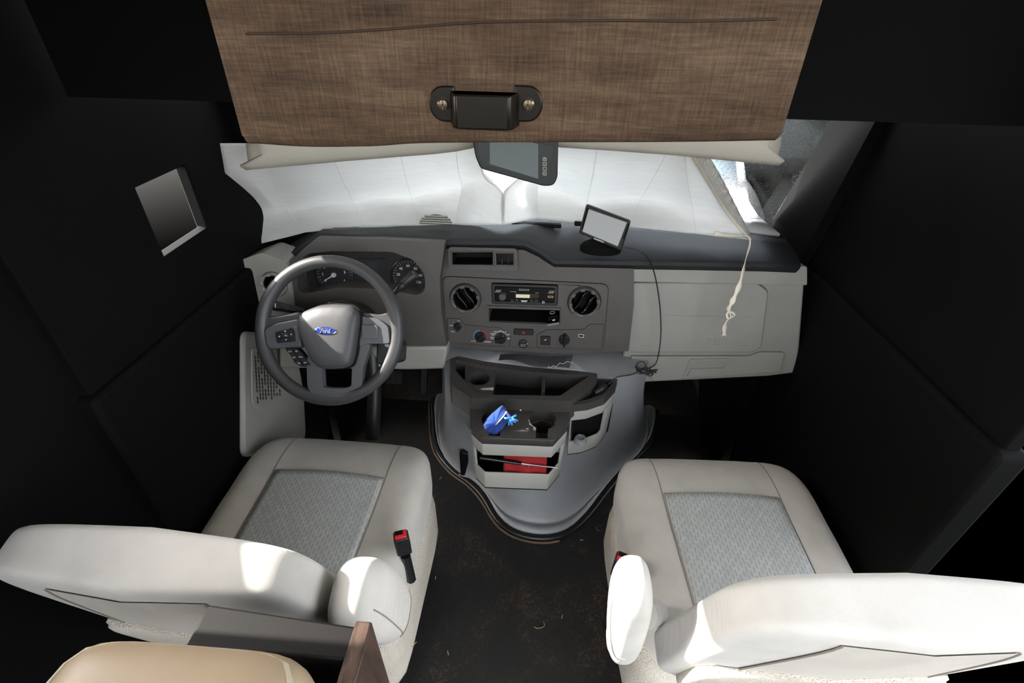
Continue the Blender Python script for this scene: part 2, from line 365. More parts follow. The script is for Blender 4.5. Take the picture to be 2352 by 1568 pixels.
def door(side):
    s = side; X = .82*s; k = 1 if s < 0 else -1
    d = thing('door_1' if s < 0 else 'door_2', (X, 1.0, .2), 'black cab door beside the %s seat' % ('driver' if s < 0 else 'passenger'), 'door'); d['kind'] = 'structure'
    fr = Fr((X, 0, 0), (0, k, 0), (0, 0, 1))
    P = lambda pts: [(a*k, b) for a, b in pts]
    MB().prism(fr, rpoly(P([(.64, .10), (1.40, .10), (1.52, .60), (1.48, .94), (.64, .96)]), .02), -.06, 0).build('door_panel', JET, d, bevel=.01)
    cover_plate = P([(.66, .92), (1.50, .92), (1.40, 1.80), (.93, 1.80), (.93, 2.12), (.66, 2.12)])
    hole = P([(.97, 1.105), (1.14, 1.105), (1.14, 1.26), (.97, 1.26)])
    MB().prism(fr, cover_plate, -.05, -.02, [hole] if s < 0 else []).build('window_sun_blocker', JET, d, bevel=.004)  # plate added over the window; driver-side slot sized to shape the sun
    if s < 0:
        lp0 = [(p.y, p.z) for p in (atX(x, y, X+.012) for x, y in ((560, 760), (668, 770), (690, 840), (700, 900), (705, 1000), (690, 1040), (560, 1050)))]
        pk = MB().prism(fr, rpoly(lp0, .03), -.01, .012).build('door_pocket', LG, d, bevel=.01)
        MB().prism(fr, rpoly([(p.y, p.z) for p in (atX(x, y, X+.012) for x, y in ((575, 795), (622, 815), (655, 905), (603, 943), (575, 930)))], .02), .011, .017).build('speaker_plate', LG, d, bevel=.003)
        m = MB()
        for i in range(9):
            for j in range(14):
                px_, py_ = 586+6.5*i+1.2*j*.4, 812+8.5*j
                if px_ > 600+.42*(py_-795) or py_ > 925-.30*(px_-588) or (i*7+j*5) % 11 == 0: continue
                q = atX(px_, py_, X+.018); m.prism(fr, rect(q.y-.0028, q.z-.005, q.y+.0028, q.z+.005), .016, .0185)
        m.build('speaker_grille', TRAY, d, kind='stuff')
    return d
door(-1); door(1)
# footwell kick panels
for s in (-1, 1):
    o = MB().prism(Fr((.79*s, 0, 0), (0, -s, 0), (0, 0, 1)), ccw([(-s*a, b) for a, b in ((1.42, 0), (2.0, 0), (2.0, .9), (1.45, .9))]), -.03, 0).build('wall_left' if s < 0 else 'wall_right', JET)
    tag(o, 'black kick panel beside the %s footwell' % ('driver' if s < 0 else 'passenger'), 'wall', kind='structure')
wl = MB().prism(Fr((-.86, 0, 0), (0, 1, 0), (0, 0, 1)), rect(-.60, 0, .70, 2.12), -.04, 0, [rect(.24, 1.29, .49, 1.64, .03)]).build('wall_rear_left', JET); tag(wl, 'dark house wall with a window opening behind the driver door', 'wall', kind='structure')
for s in (-1, 1):
    o = MB().prism(Fr((.81*s, 0, 0), (0, -s, 0), (0, 0, 1)), ccw([(-s*a, b) for a, b in ((1.46, .88), (1.86, .88), (1.46, 1.62), (1.30, 1.62))]), -.03, 0).build('trim_1' if s < 0 else 'trim_2', JET)
    tag(o, 'black windshield pillar at the %s end of the dashboard' % ('left' if s < 0 else 'right'), 'pillar', kind='structure')
# hood outside, below the windshield
def hoodf(u, v):
    x = -.78+1.56*u; y = 1.56+1.2*v; return (x, y, 1.0-.01*v-.045*v*v-.06*(2*u-1)**2*v - .02*(2*u-1)**2)
HOODM = flat('white_paint', (235, 235, 232), .25)
hoo = MB().grid(hoodf, 16, 10).build('engine_hood', HOODM, solid=.01); tag(hoo, 'white painted engine hood seen through the windshield gap', 'hood')

pc_ = thing('parked_car', (.9, 4.6, -.8), 'white parked car seen through the dusty right end of the windshield', 'car')
prof = [(3.1, -.55), (3.08, -.1), (3.2, .08), (3.7, .20), (4.2, .26), (4.75, .66), (5.2, .74), (6.2, .72), (6.9, .5), (7.3, .2), (7.4, -.55)]
rgc = []
for x, k in ((.02, .90), (.08, 1.0), (.3, 1.03), (.9, 1.05), (1.5, 1.03), (1.72, 1.0), (1.78, .90)): rgc.append([Vector((x, 5.2+(y-5.2)*(.97+.03*k), -.55+(z+.55)*k)) for y, z in prof])
MB().loft(rgc).build('car_body', HOODM, pc_, bevel=.03, smooth=50)
wsm = MB().grid(lambda u, v: (.16+1.48*u, 4.22+.50*v, .30+.365*v+.028), 6, 4).build('car_windshield', flat('car_glass', (120, 134, 140), .15), pc_, solid=.01)
for x in (.04, 1.76):
    for y in (3.6, 6.6): MB().lathe(Fr((x-.1, y, -.5), (0, 1, 0), (0, 0, 1)), [(.0001, 0), (.2, 0), (.3, .02), (.3, .18), (.2, .2), (.0001, .2)], 0, 0, 28).build('car_wheel', BLK, pc_)

# ------------------------------------------------------------------ fabric panel with pull handle
PF = Fr((0, .50, 1.5), (1, 0, 0), (0, 0, 1))
panel = thing('fabric_panel', atY(1170, 336, .5), 'brown linen upholstered panel hanging across the top with bronze handle', 'panel')
be = [(566, 338), (588, 338), (700, 345), (850, 344), (960, 337), (1176, 335), (1400, 335), (1600, 334), (1764, 331), (1786, 331)]
bl = [PF.px(p) for p in be]; bl = [tuple(v) for v in catmull([Vector((a, b, 0)).to_2d() for a, b in bl], 4)]
rings = []
TH = .035
for a, b in bl:
    prof = [(b+.30, 0), (b+.12, .0), (b+.06, .001), (b+.012, .002)]
    for k in range(7):
        t = math.pi*k/6; prof.append((b+.010-.010*math.sin(t), -TH/2+TH/2*math.cos(t)))
    prof += [(b+.02, -TH), (b+.30, -TH)]
    rings.append([PF.pt(a, bb, dd) for bb, dd in prof])
MB().loft(rings).build('panel_board', LINEN, panel, smooth=50)
pp = [atY(x, y, .499) for x, y in ((568, 78), (588, 77), (750, 75), (900, 66), (1050, 54), (1176, 49), (1400, 47), (1600, 48), (1764, 44), (1784, 44))]
MB().tube(catmull(pp, 5), .0011, 6).build('seam', plastic('dark_brown_thread', (70, 54, 42), .8), panel)
# handle: a bent strap with two rounded ears
hc = PF.px((1118, 236)); sc = .5/1132/ (CF.y*1.0) # metres per pixel on the panel, roughly
ear = PF.px((1020, 238)); ear2 = PF.px((1213, 238)); er = (PF.px((1054, 238))[0]-PF.px((987, 238))[0])/2
hx0, hx1 = PF.px((1042, 240))[0], PF.px((1186, 240))[0]; hh = er*1.0
hand = MB()
for (cx, cy), sg in ((ear, -1), (ear2, 1)):
    pl = [(cx+sg*hh*math.cos(t), cy+hh*math.sin(t)*1.12) for t in [(-math.pi/2+math.pi*k/14) for k in range(15)]]
    e = hx0+.002 if sg < 0 else hx1-.002
    pl += [(e, cy+hh*1.12), (e, cy-hh*1.12)]
    hand.prism(PF, ccw(pl), -.001, .0035)
hb_ = (ear[1]+ear2[1])/2
pr = [(hx0-.004, .001), (hx0-.001, .006), (hx0+.001, .018), (hx0+.005, .0225), (hx1-.005, .0225), (hx1-.001, .018), (hx1+.001, .006), (hx1+.004, .001)]
pin = [(x+(.003 if x < (hx0+hx1)/2 else -.003), max(d-.003, -.001)) for x, d in pr]
ringA = []
for bb, ex in ((hb_+hh*.75, 0), (hb_-hh*1.35, 0)):
    ringA.append([PF.pt(x, bb, d) for x, d in pr]+[PF.pt(x, bb, d) for x, d in pin[::-1]])
hand.loft(ringA)
hobj = hand.build('handle', HANDLE, panel, bevel=.0022, seg=3)
for cx, cy in (ear, ear2):
    s_ = MB().lathe(PF, [(.0058, .003), (.0058, .0048), (.004, .0066), (.0001, .0072)], cx, cy, 20)
    s_.prism(PF, rect(cx-.004, cy-.0006, cx+.004, cy+.0006), .0066, .0078).prism(PF, rect(cx-.0006, cy-.004, cx+.0006, cy+.004), .0066, .0078)
    s_.build('screw', flat('screw_metal', (120, 108, 90), .3, .8) if 'screw_metal' not in MATS else MATS['screw_metal'], hobj)

# ------------------------------------------------------------------ sunshade
# columns of control points: (pixel x, pixel y, distance ahead) from the hidden top edge down to the dash
def col(*p): return [atY(x, y, Y) for x, y, Y in p]
cols = [
 col((505, 330, 1.22), (520, 420, 1.30), (525, 500, 1.36), (530, 578, 1.34)),
 col((590, 330, 1.24), (630, 415, 1.34), (660, 480, 1.40), (700, 533, 1.36)),
 col((750, 325, 1.26), (785, 410, 1.37), (810, 460, 1.46), (835, 518, 1.40)),
 col((912, 320, 1.27), (930, 400, 1.38), (945, 455, 1.50), (960, 518, 1.42)),
 col((1045, 318, 1.28), (1052, 390, 1.40), (1060, 432, 1.53), (1040, 517, 1.44)),
 col((1092, 325, 1.22), (1104, 385, 1.28), (1128, 430, 1.36), (1100, 516, 1.42)),
 col((1094, 328, 1.20), (1112, 405, 1.26), (1155, 447, 1.30), (1155, 516, 1.36))]
colsR = [
 col((1230, 330, 1.20), (1200, 400, 1.26), (1155, 447, 1.30), (1155, 516, 1.36)),
 col((1262, 320, 1.26), (1250, 380, 1.38), (1235, 428, 1.52), (1236, 502, 1.47)),
 col((1375, 322, 1.26), (1362, 400, 1.38), (1350, 455, 1.50), (1338, 512, 1.45)),
 col((1540, 335, 1.24), (1500, 410, 1.36), (1472, 458, 1.47), (1442, 521, 1.40)),
 col((1570, 345, 1.23), (1580, 420, 1.34), (1590, 475, 1.42), (1600, 537, 1.38)),
 col((1580, 340, 1.22), (1634, 428, 1.32), (1672, 490, 1.36), (1722, 550, 1.34))]
for cl_ in (cols, colsR):
    for i_, c_ in enumerate(cl_):
        if 0 < i_ < len(cl_)-1:
            for k_ in range(3): c_[k_] = c_[k_] + (c_[k_]-CO)*(.016 if i_ % 2 else -.012)
def shade_grid(cs, nsub=10, nv=28):
    L = []
    for c in cs: L.append(catmull(c, nv//3))
    n = len(L[0]); rows = []
    for j in range(n):
        row = []
        for i in range(len(cs)-1):
            a, b = L[i][j], L[i+1][j]
            for k in range(nsub):
                t = k/nsub; p = a.lerp(b, t)
                sag = math.sin(math.pi*t)*.012*math.sin(math.pi*min(1, j/n*1.2))
                p = p+Vector((0, sag + .002*math.sin(j*1.9+i*2+t*3)*(j/n)**2, 0)); row.append(p)
        row.append(L[-1][j]); rows.append(row)
    return rows
sh = thing('windshield_sunshade', atY(1155, 517, 1.38), 'white fabric sunshade folded across the inside of the windshield', 'sunshade')
MB().loft(shade_grid(cols), closed=False).build('left_panel', SHADE, sh, solid=.003, smooth=28)
MB().loft(shade_grid(colsR), closed=False).build('right_panel', SHADE, sh, solid=.003, smooth=28)
CRS = flat('shade_crease', (226, 224, 220), .6)
for c_ in cols[1:5]+colsR[1:5]: MB().tube([p+(CO-p)*.0035 for p in catmull(c_, 8)], .0006, 5).build('crease', CRS, sh)
edge = catmull(colsR[-1], 10)
MB().tube([p+Vector((0, -.004, 0)) for p in edge], .0045, 8).build('edge_binding', plastic('cream_binding', (205, 198, 184), .7), sh)
fo = [atY(x, y, Y) for x, y, Y in ((1622, 345, 1.25), (1660, 410, 1.34), (1690, 470, 1.39), (1728, 545, 1.37))]
fe = catmull(fo, 10)
MB().grid(lambda u, v: edge[min(30, int(round(v*30)))].lerp(fe[min(30, int(round(v*30)))], u)+Vector((0, .012+.006*math.sin(v*60)*u, 0)), 5, 30).build('foil_edge', FOIL, sh, solid=.002)
tie = [atY(x, y, Y) for x, y, Y in ((1640, 536, 1.36), (1680, 543, 1.34), (1721, 548, 1.31), (1712, 600, 1.24), (1700, 650, 1.21), (1683, 690, 1.20), (1672, 712, 1.2), (1678, 726, 1.195), (1666, 745, 1.19), (1663, 772, 1.19))]
tt = catmull(tie, 6)
def ribbon(pts, w_, mat, name, parent, tw=0.0):
    m = MB(); rows = []
    for i, p in enumerate(pts):
        t = (pts[min(i+1, len(pts)-1)]-pts[max(i-1, 0)]).normalized(); a = tw*i; sd = t.cross(Vector((0, -1, .3))).normalized(); nn = t.cross(sd)
        sd = sd*math.cos(a)+nn*math.sin(a); ww = w_*(1+.35*math.sin(i*1.3))
        rows.append([p-sd*ww, p+nn*ww*.25, p+sd*ww])
    return m.loft(rows, closed=False).build(name, mat, parent, solid=.0015, smooth=60)
ribbon(tt, .0055, plastic('cream_ribbon', (222, 212, 196), .7), 'tie_strap', sh, .12)
kn = tt[-14]
MB().tube([kn+Vector((.010*math.cos(a), -.004*math.sin(a*2), .010*math.sin(a))) for a in [i*.5 for i in range(13)]], .003, 6).build('strap_knot', MATS['cream_ribbon'], sh)

# ------------------------------------------------------------------ dashboard
A_ = math.atan(.05/.32)
D = Fr((0, 1.30, 1.01), (1, 0, 0), (0, math.sin(A_), math.cos(A_)))
dash = thing('dashboard', (0, 1.35, .66), 'dark and light grey plastic dashboard spanning the cab under the windshield', 'dashboard')
# upper pad, lofted from its front lip back to the windshield
fe_ = [(600, 600), (640, 588), (672, 584), (698, 566), (727, 541), (800, 542), (869, 545), (1022, 551), (1172, 552), (1205, 554), (1240, 571), (1274, 596), (1350, 597), (1453, 599), (1600, 601), (1764, 604), (1840, 607)]
fr_pts = [atY(x, y, 1.285 if x > 690 else 1.30) for x, y in fe_]
bk_y = [575, 560, 540, 525, 518, 515, 512, 508, 507, 505, 503, 506, 508, 514, 527, 545, 555]
rows = [[p+Vector((0, .012, -.03)) for p in fr_pts], [p+Vector((0, 0, -.012)) for p in fr_pts], [p+Vector((0, .001, -.003)) for p in fr_pts], [p+Vector((0, .008, .001)) for p in fr_pts]]
bks = []
for (x, y), by, p in zip(fe_, bk_y, fr_pts):
    q = atY(x, by-4, 1.53); q.x = p.x*1.08; bks.append(q)
for t in (.35, .7, 1.0): rows.append([p.lerp(q, t)+Vector((0, 0, .006*math.sin(math.pi*t))) for p, q in zip(fr_pts, bks)])
MB().loft(rows, closed=False).build('dash_pad', PAD, dash, solid=.004, smooth=40)
# storage tray rim on the passenger side of the pad
def bar(pts, r, name, mat, parent, seg=8): return MB().tube(pts, r, seg).build(name, mat, parent)
tr_ = [atY(x, y, Y) for x, y, Y in ((1446, 556, 1.39), (1452, 530, 1.47), (1500, 533, 1.47), (1600, 545, 1.46), (1690, 562, 1.43), (1735, 585, 1.35))]
bar(catmull(tr_, 4), .005, 'tray_rim', PAD, dash)
q4 = [atY(x, y, Y) for x, y, Y in ((1715, 575, 1.36), (1735, 573, 1.37), (1752, 590, 1.31), (1720, 591, 1.31))]
# defroster slot and small mirror-like vent at the back of the pad
for x0, x1, yy in ((1175, 1290, 512), (1320, 1345, 511)):
    a, b = atY(x0, yy, 1.44), atY(x1, yy, 1.44)
    MB().box(((a.x+b.x)/2, 1.45, a.z-.006), (b.x-a.x, .02, .012)).build('defrost_slot', VOIDM, dash, bevel=.003)
VA = Fr(atY(1000, 514, 1.385), (1, 0, 0), (0, .6, .8)); va0, va1 = VA.px((963, 516))[0], VA.px((1038, 516))[0]; vc, vw = (va0+va1)/2, (va1-va0)/2
for k in range(4):
    h0 = vw*.56*k/4; wk = vw*math.sqrt(max(.05, 1-(k/4.2)**2)); MB().prism(VA, rect(vc-wk, h0, vc+wk, h0+vw*.09, .001), -.004, .004).build('vent_slat', LG, dash, bevel=.001)
MB().prism(VA, [(vc+vw*math.cos(math.pi*k/16), vw*.60*math.sin(math.pi*k/16)) for k in range(17)], -.006, -.003).build('vent_backing', PAD, dash)

holes_px = {}
def Dp(pts, d=0): return D.poly(pts, d)
# centre body with recesses
pod_in = rpoly(Dp([z4(195, 95), z4(680, 90), z4(680, 250), z4(195, 245)]), .006)
sw_in = rpoly(Dp([z4(712, 105), z4(920, 108), z4(922, 250), z4(712, 248)]), .003)
rad = rpoly(Dp([z4(660, 452), z4(1440, 475), z4(1432, 718), z4(665, 692)]), .006)
slot = rpoly(Dp([z4(630, 742), z4(1462, 770), z4(1456, 940), z4(632, 906)]), .003)
vl = D.px(z4(357, 632)); vr = D.px(z4(1748, 676)); rv = .0475
vents = [circ(vl[0], vl[1], rv*.80), circ(vr[0], vr[1], rv*.80)]
body = ccw(Dp([(1010, 640), (1022, 557), (1200, 557), (1240, 574), (1274, 600), (1456, 603), (1456, 700), (1444, 806), (1300, 813), (1150, 806), (1028, 794)]))
MB().prism(D, body, -.16, 0, [rad, slot]+vents+[rpoly(Dp([z4(193, 93), z4(682, 88), z4(682, 252), z4(193, 247)], .02), .006), rpoly(Dp([z4(710, 103), z4(922, 106), z4(924, 252), z4(710, 250)], .02), .003)], -.10).build('centre_body', DK, dash, bevel=.006)
bez = rpoly(Dp([(1017, 634), (1398, 652), (1385, 805), (1027, 789)]), .022, 6)
BZ = .0035
cs = MB().prism(D, bez, -.002, BZ, [inset(rad, -.001), inset(slot, -.001)]+[circ(v[0], v[1], rv*.81) for v in (vl, vr)]).build('centre_stack', DK, dash, bevel=.0015)
tag(cs, 'dark grey centre control panel with vents, radio and knobs')
grv = inset(bez, -.0015)
MB().prism(D, grv, -.001, .0006, [inset(bez, .0)]).build('panel_gap', VOIDM, dash)
# pod above the stack
pod_o = rpoly(Dp([z4(148, 35), z4(960, 55), z4(970, 322), z4(160, 300)], .02), .012, 5)
pod_m = D.off(d=.0)
pod = MB().prism(D, pod_o, -.01, .02, [rpoly(Dp([z4(195, 95), z4(680, 90), z4(680, 250), z4(195, 245)], .02), .006), rpoly(Dp([z4(712, 105), z4(920, 108), z4(922, 250), z4(712, 248)], .02), .003)], -.06, back=False).build('storage_pod', DK, dash, bevel=.003)
for pol, nm in (([z4(198, 98), z4(677, 93), z4(677, 247), z4(198, 242)], 'cubby_shade_back'), ([z4(715, 108), z4(918, 111), z4(919, 247), z4(715, 245)], 'switch_blank')):
    pin_ = Dp(pol, .02); MB().prism(D, inset(pin_, .001), -.0595, -.05 if nm == 'cubby_shade_back' else .004).build(nm, VOIDM if nm == 'cubby_shade_back' else BLKG, pod)
    if nm == 'cubby_shade_back': MB().prism(D, inset(pin_, .0003), -.058, .0185, [inset(pin_, .0014)]).build('cubby_shade_walls', VOIDM, pod)  # black sleeve and back plate paint the shade inside the cubby
    MB().prism(D, inset(pin_, -.0035), .0195, .0225, [inset(pin_, .0002)]).build('opening_rim', DK, pod, bevel=.001)
for k in (0, 1): a0 = D.px(z4(780+75*k, 210), .02); MB().prism(D, rect(a0[0]-.001, a0[1]-.008, a0[0]+.001, a0[1]+.008), .004, .012).build('switch_rib', BLK, pod)
# round vents
def vent(fr, c, r, tilt, parent, mat=DK, name='air_vent', d=0.0):
    ring = MB().lathe(fr, [(r*1.0, d), (r*.99, d+.006), (r*.93, d+.010), (r*.80, d+.008), (r*.77, d-.002), (r*.77, d-.02)], c[0], c[1], 48, False).build(name, mat, parent, smooth=40)
    gp = MB().lathe(fr, [(r*1.03, d+.0006), (r*1.0, d+.0012)], c[0], c[1], 48, False).build('vent_gap', VOIDM, ring)
    for k in range(8):
        a = 2*math.pi*k/8+.2; ca, sa = math.cos(a), math.sin(a)
        f2 = Fr(fr.pt(c[0]+ca*r*.855, c[1]+sa*r*.855, d), fr.u*(-sa)+fr.v*ca, -(fr.u*ca+fr.v*sa))
        f2.n = fr.n
        m = MB(); w0 = r*.17; p = [(-w0, -r*.10), (w0, -r*.10), (w0*.75, r*.12), (-w0*.75, r*.12)]
        k0 = [f2.o+f2.u*x+f2.v*y+f2.n*.006 for x, y in p]; k1 = [f2.o+f2.u*x*.9+f2.v*y*.9+f2.n*.0125 for x, y in p]
        m.loft([k0, k1]); m.build('grip_tab', mat, ring)
    core = MB().lathe(fr, [(r*.77, d+.004), (r*.76, d-.012), (r*.6, d-.03), (.0005, d-.036)], c[0], c[1], 36, False).build('vent_core', VOIDM, ring)
    for off in (-.30, .28):
        n = 12; m = MB(); rows = []
        for dd in (-.03, d+.007):
            row = []
            for k in range(n+1):
                t = -1+2*k/n; x = t*r*.72*math.sqrt(max(0, 1-off*off)); y = off*r*.95+.06*r*math.sin(t*3.1)
                row.append(fr.pt(c[0]+x*math.cos(tilt)-y*math.sin(tilt), c[1]+x*math.sin(tilt)+y*math.cos(tilt), dd))
            rows.append(row)
        m.loft(rows, closed=False).build('vane', BLKG, ring, solid=.003)
    return ring
vent(D, vl, rv*.98, R(118), dash, d=BZ); vent(D, vr, rv*1.02, R(58), dash, d=BZ)
# radio
rf = D.off(d=-.004)
rp = rf.poly([z4(668, 460), z4(1434, 482), z4(1426, 712), z4(672, 688)])
radio = MB().prism(rf, rpoly(rp, .005), -.09, .006, [rpoly(inset(rp, .0075), .003)], -.004).build('radio', BLK, dash, bevel=.0015)
tag(radio, 'black car stereo with cream sticker on its display')
RF = rf.off(d=.001)
def rq(*p): return RF.poly([z4(*q) for q in p])
MB().prism(RF, rpoly(inset(rp, .009), .003), -.005, .004).build('faceplate', BLKG, radio, bevel=.001)
RT = RF.off(d=.0042)
def tx(nm, s, xy, sz, mat=WHT, par=None, fr=RT, **k): c = fr.px(xy); return text(nm, s, fr, c[0], c[1], sz, mat, par, **k)
tx('brand_print', 'SONY', z4(1043, 541), .0085, GRYP, radio, wide=1.4)
tx('model_print', 'E XTREME', z4(915, 562), .004, GRYP, radio)
tx('model_print', 'MEX-GS', z4(1195, 575), .003, GRYP, radio)
MB().prism(RT, RT.poly([z4(930, 580), z4(1215, 588), z4(1215, 637), z4(930, 630)]), -.0005, .0004).build('display', flat('display_glass', (52, 46, 34), .2), radio)
MB().prism(RT, RT.poly([z4(947, 590), z4(1110, 595), z4(1107, 634), z4(947, 629)]), .0002, .0009).build('sticker', CRM, radio)
c = RT.px(z4(790, 613)); MB().lathe(RT, [(.0108, 0), (.0108, .009), (.0095, .011), (.0001, .011)], c[0], c[1], 32).build('volume_knob', flat('knob_grey', (70, 70, 70), .35), radio, smooth=30)
for k in range(6):
    x = 878+57*k
    if k in (2, 3): continue
    MB().prism(RT, RT.poly([z4(x, 655+k*1.5), z4(x+48, 657+k*1.5), z4(x+48, 682+k*1.5), z4(x, 680+k*1.5)]), 0, .0015).build('preset_button', BLK, radio, bevel=.0005)
    tx('preset_print', '-'*(k % 2+2), z4(x+22, 648+k*1.6), .006, GRYP, radio)
MB().prism(RT, RT.poly([z4(1000, 660), z4(1085, 662), z4(1070, 682), z4(1015, 680)]), 0, .0012).build('mode_button', GRYP, radio, bevel=.0004)
for sx, x0 in ((1, 700), (-1, 1325)):
    for k in range(5):
        xx = x0+13*k
        yb = 570 if sx > 0 else 582
        MB().prism(RT, ccw(RT.poly([z4(xx, yb), z4(xx+5, yb), z4(xx+23, yb-32), z4(xx+18, yb-32)])), 0, .0004).build('stripe_print', GRYP, radio)
MB().prism(RT, RT.poly([z4(1320, 608), z4(1385, 610), z4(1385, 632), z4(1320, 630)]), 0, .001, [RT.poly([z4(1328, 614), z4(1378, 616), z4(1378, 626), z4(1328, 624)])]).build('usb_port', flat('usb_brass', (190, 160, 90), .4, .6), radio)
c = RT.px(z4(1268, 685)); MB().lathe(RT, [(.004, 0), (.004, .001), (.0022, .001), (.0022, .0002)], c[0], c[1], 20, False).build('aux_jack', GRYP, radio)
# slot shelf lip
sp = Dp([z4(605, 712), z4(1480, 742), z4(1462, 770), z4(630, 745)])
MB().prism(D, sp, 0, .010).build('slot_brow', DK, dash, bevel=.002)
sp = Dp([z4(632, 892), z4(1456, 925), z4(1456, 942), z4(632, 908)])
MB().prism(D, sp, -.09, .004).build('slot_shelf', BLK, dash, bevel=.001)
MB().prism(D, inset(slot, .0015), -.099, -.095).build('slot_shade_back', VOIDM, dash)  # black plate paints the shade deep in the slot
# control sub panels
SP = D.off(d=BZ)
def subpanel(pts, nm):
    p = rpoly(SP.poly([z4(*q) for q in pts]), .006, 4)
    MB().prism(SP, inset(p, -.0009), -.001, .0004, [p]).build('panel_gap', VOIDM, cs)
    return MB().prism(SP, p, -.001, .0018).build(nm, DK, cs, bevel=.0008)
p1 = subpanel([(138, 873), (285, 876), (345, 950), (765, 985), (882, 1080), (870, 1208), (152, 1152)], 'climate_panel')
p2 = subpanel([(1192, 1065), (1310, 1005), (1745, 1004), (1815, 940), (1975, 942), (1950, 1232), (1195, 1212)], 'switch_panel')
ST = SP.off(d=.0018)
def knob(c, r, ang, h=.014, w_=.32, L=1.15, name='knob', mat=KNOB):
    c = ST.px(z4(*c))
    k = MB().lathe(ST, [(r, 0), (r*.96, h*.45), (r*.8, h*.55), (.0001, h*.55)], c[0], c[1], 32).build(name, mat, cs, smooth=30)
    f = Fr(ST.pt(c[0], c[1], 0), ST.u*math.cos(ang)+ST.v*math.sin(ang), -ST.u*math.sin(ang)+ST.v*math.cos(ang))
    MB().taper(f, rpoly([(-r*L, -r*w_*1.1), (r*L, -r*w_*1.1), (r*L, r*w_*1.1), (-r*L, r*w_*1.1)], r*.2, 3), 0, rpoly([(-r*L*.95, -r*w_*.6), (r*L*.95, -r*w_*.6), (r*L*.95, r*w_*.6), (-r*L*.95, r*w_*.6)], r*.2, 3), h).build('grip', mat, k, bevel=.0008)
    return k
knob((265, 965), .0115, R(90), .016)
kt = knob((530, 1088), .0165, R(225), .018, .3, .95)
knob((765, 1105), .0175, R(205), .020, .3, 1.05)
knob((1515, 1118), .0165, R(90), .020, .3, 1.25, 'headlight_knob')
cT = ST.px(z4(528, 1088))
for a0, a1, mt, nm in ((95, 212, BLUP, 'cold_arc'), (-32, 88, REDP, 'warm_arc')):
    pts = [(cT[0]+r_*math.cos(R(a)), cT[1]+r_*math.sin(R(a))) for r_, seq in ((.0225, range(a0, a1+1, 9)), (.0200, range(a1, a0-1, -9))) for a in seq]
    k = len(pts)//2; m = MB(); up_ = [ST.pt(a, b, .0006) for a, b in pts]
    m.add(up_, [(i, i+1, 2*k-2-i, 2*k-1-i) for i in range(k-1)]).build(nm, mt, cs, solid=.0006)
for s_, xy, sz in (('LO-', (190, 957), .0055), ('HI', (272, 903), .0045), ("'", (213, 928), .006), ('FAN', (205, 1030), .0042), ('COOL', (457, 1142), .005), ('WARM', (610, 1150), .005), ('VENT', (717, 1033), .005), ('OFF', (767, 1026), .005), ('FLR', (812, 1038), .005), ('MIX', (850, 1066), .0048), ('NORM', (680, 1055), .0046), ('A/C', (680, 1072), .0046), ('MAX', (672, 1098), .0046), ('A/C', (672, 1114), .0046)):
    tx('label_print', s_, z4(*xy), sz*1.25, WHT, cs, fr=ST, wide=1.15)
c = ST.px(z4(860, 1110)); MB().lathe(ST, [(.0028, 0), (.0028, .0005), (.0001, .0005)], c[0], c[1], 16).build('defrost_print', CRM, cs)
# hazard switch
hp = rpoly(SP.poly([z4(925, 995), z4(1150, 1003), z4(1146, 1070), z4(925, 1062)]), .004)
MB().prism(SP, inset(hp, -.0012), -.001, .0004, [hp]).build('switch_gap', VOIDM, cs)
hz = MB().prism(SP, hp, -.001, .004).build('hazard_switch', BLK, cs, bevel=.0015)
t_ = [SP.px(z4(*q), .004) for q in ((1036, 1024), (1016, 1052), (1057, 1052))]
MB().prism(SP.off(d=.004), ccw(t_), 0, .0005, [inset(ccw(t_), .0014)]).build('hazard_triangle', REDP, hz)
# round usb socket
c = SP.px(z4(1035, 1168))
us = MB().lathe(SP, [(.0152, 0), (.0152, .0022), (.0140, .003), (.0135, .0014), (.0001, .0014)], c[0], c[1], 36).build('usb_socket', BLK, cs, smooth=30)
US = SP.off(d=.0014)
for (x0, y0, x1, y1), mm in (((1003, 1178, 1058, 1203), GRYP), ((1008, 1140, 1050, 1153), DK)):
    pq = US.poly([z4(x0, y0), z4(x1, y0+2), z4(x1, y1), z4(x0, y1-2)]); MB().prism(US, rpoly(pq, .001), 0, .0008, [rpoly(inset(pq, .0011), .0006)]).build('usb_port', mm, us)
tx('label_print', '8', z4(1083, 1173), .008, WHT, us, fr=US)
# square button and usb on the right
bp_ = rpoly(ST.poly([z4(1240, 1080), z4(1348, 1084), z4(1345, 1186), z4(1240, 1180)]), .002)
MB().prism(ST, inset(bp_, -.001), -.001, .0004, [bp_]).build('switch_gap', VOIDM, cs)
bt = MB().prism(ST, bp_, -.001, .0035).build('square_switch', BLK, cs, bevel=.001)
tx('label_print', 'SP', z4(1290, 1128), .0075, WHT, bt, fr=ST.off(d=.0036), shear=.3)
uq = ST.poly([z4(1680, 1060), z4(1745, 1064), z4(1743, 1098), z4(1680, 1094)])
MB().prism(ST, rpoly(uq, .001), -.0005, .001, [inset(uq, .0014)]).build('usb_port', WHT, cs)
MB().prism(ST, inset(uq, .0014), -.0005, .0002).build('usb_tongue', VOIDM, cs)
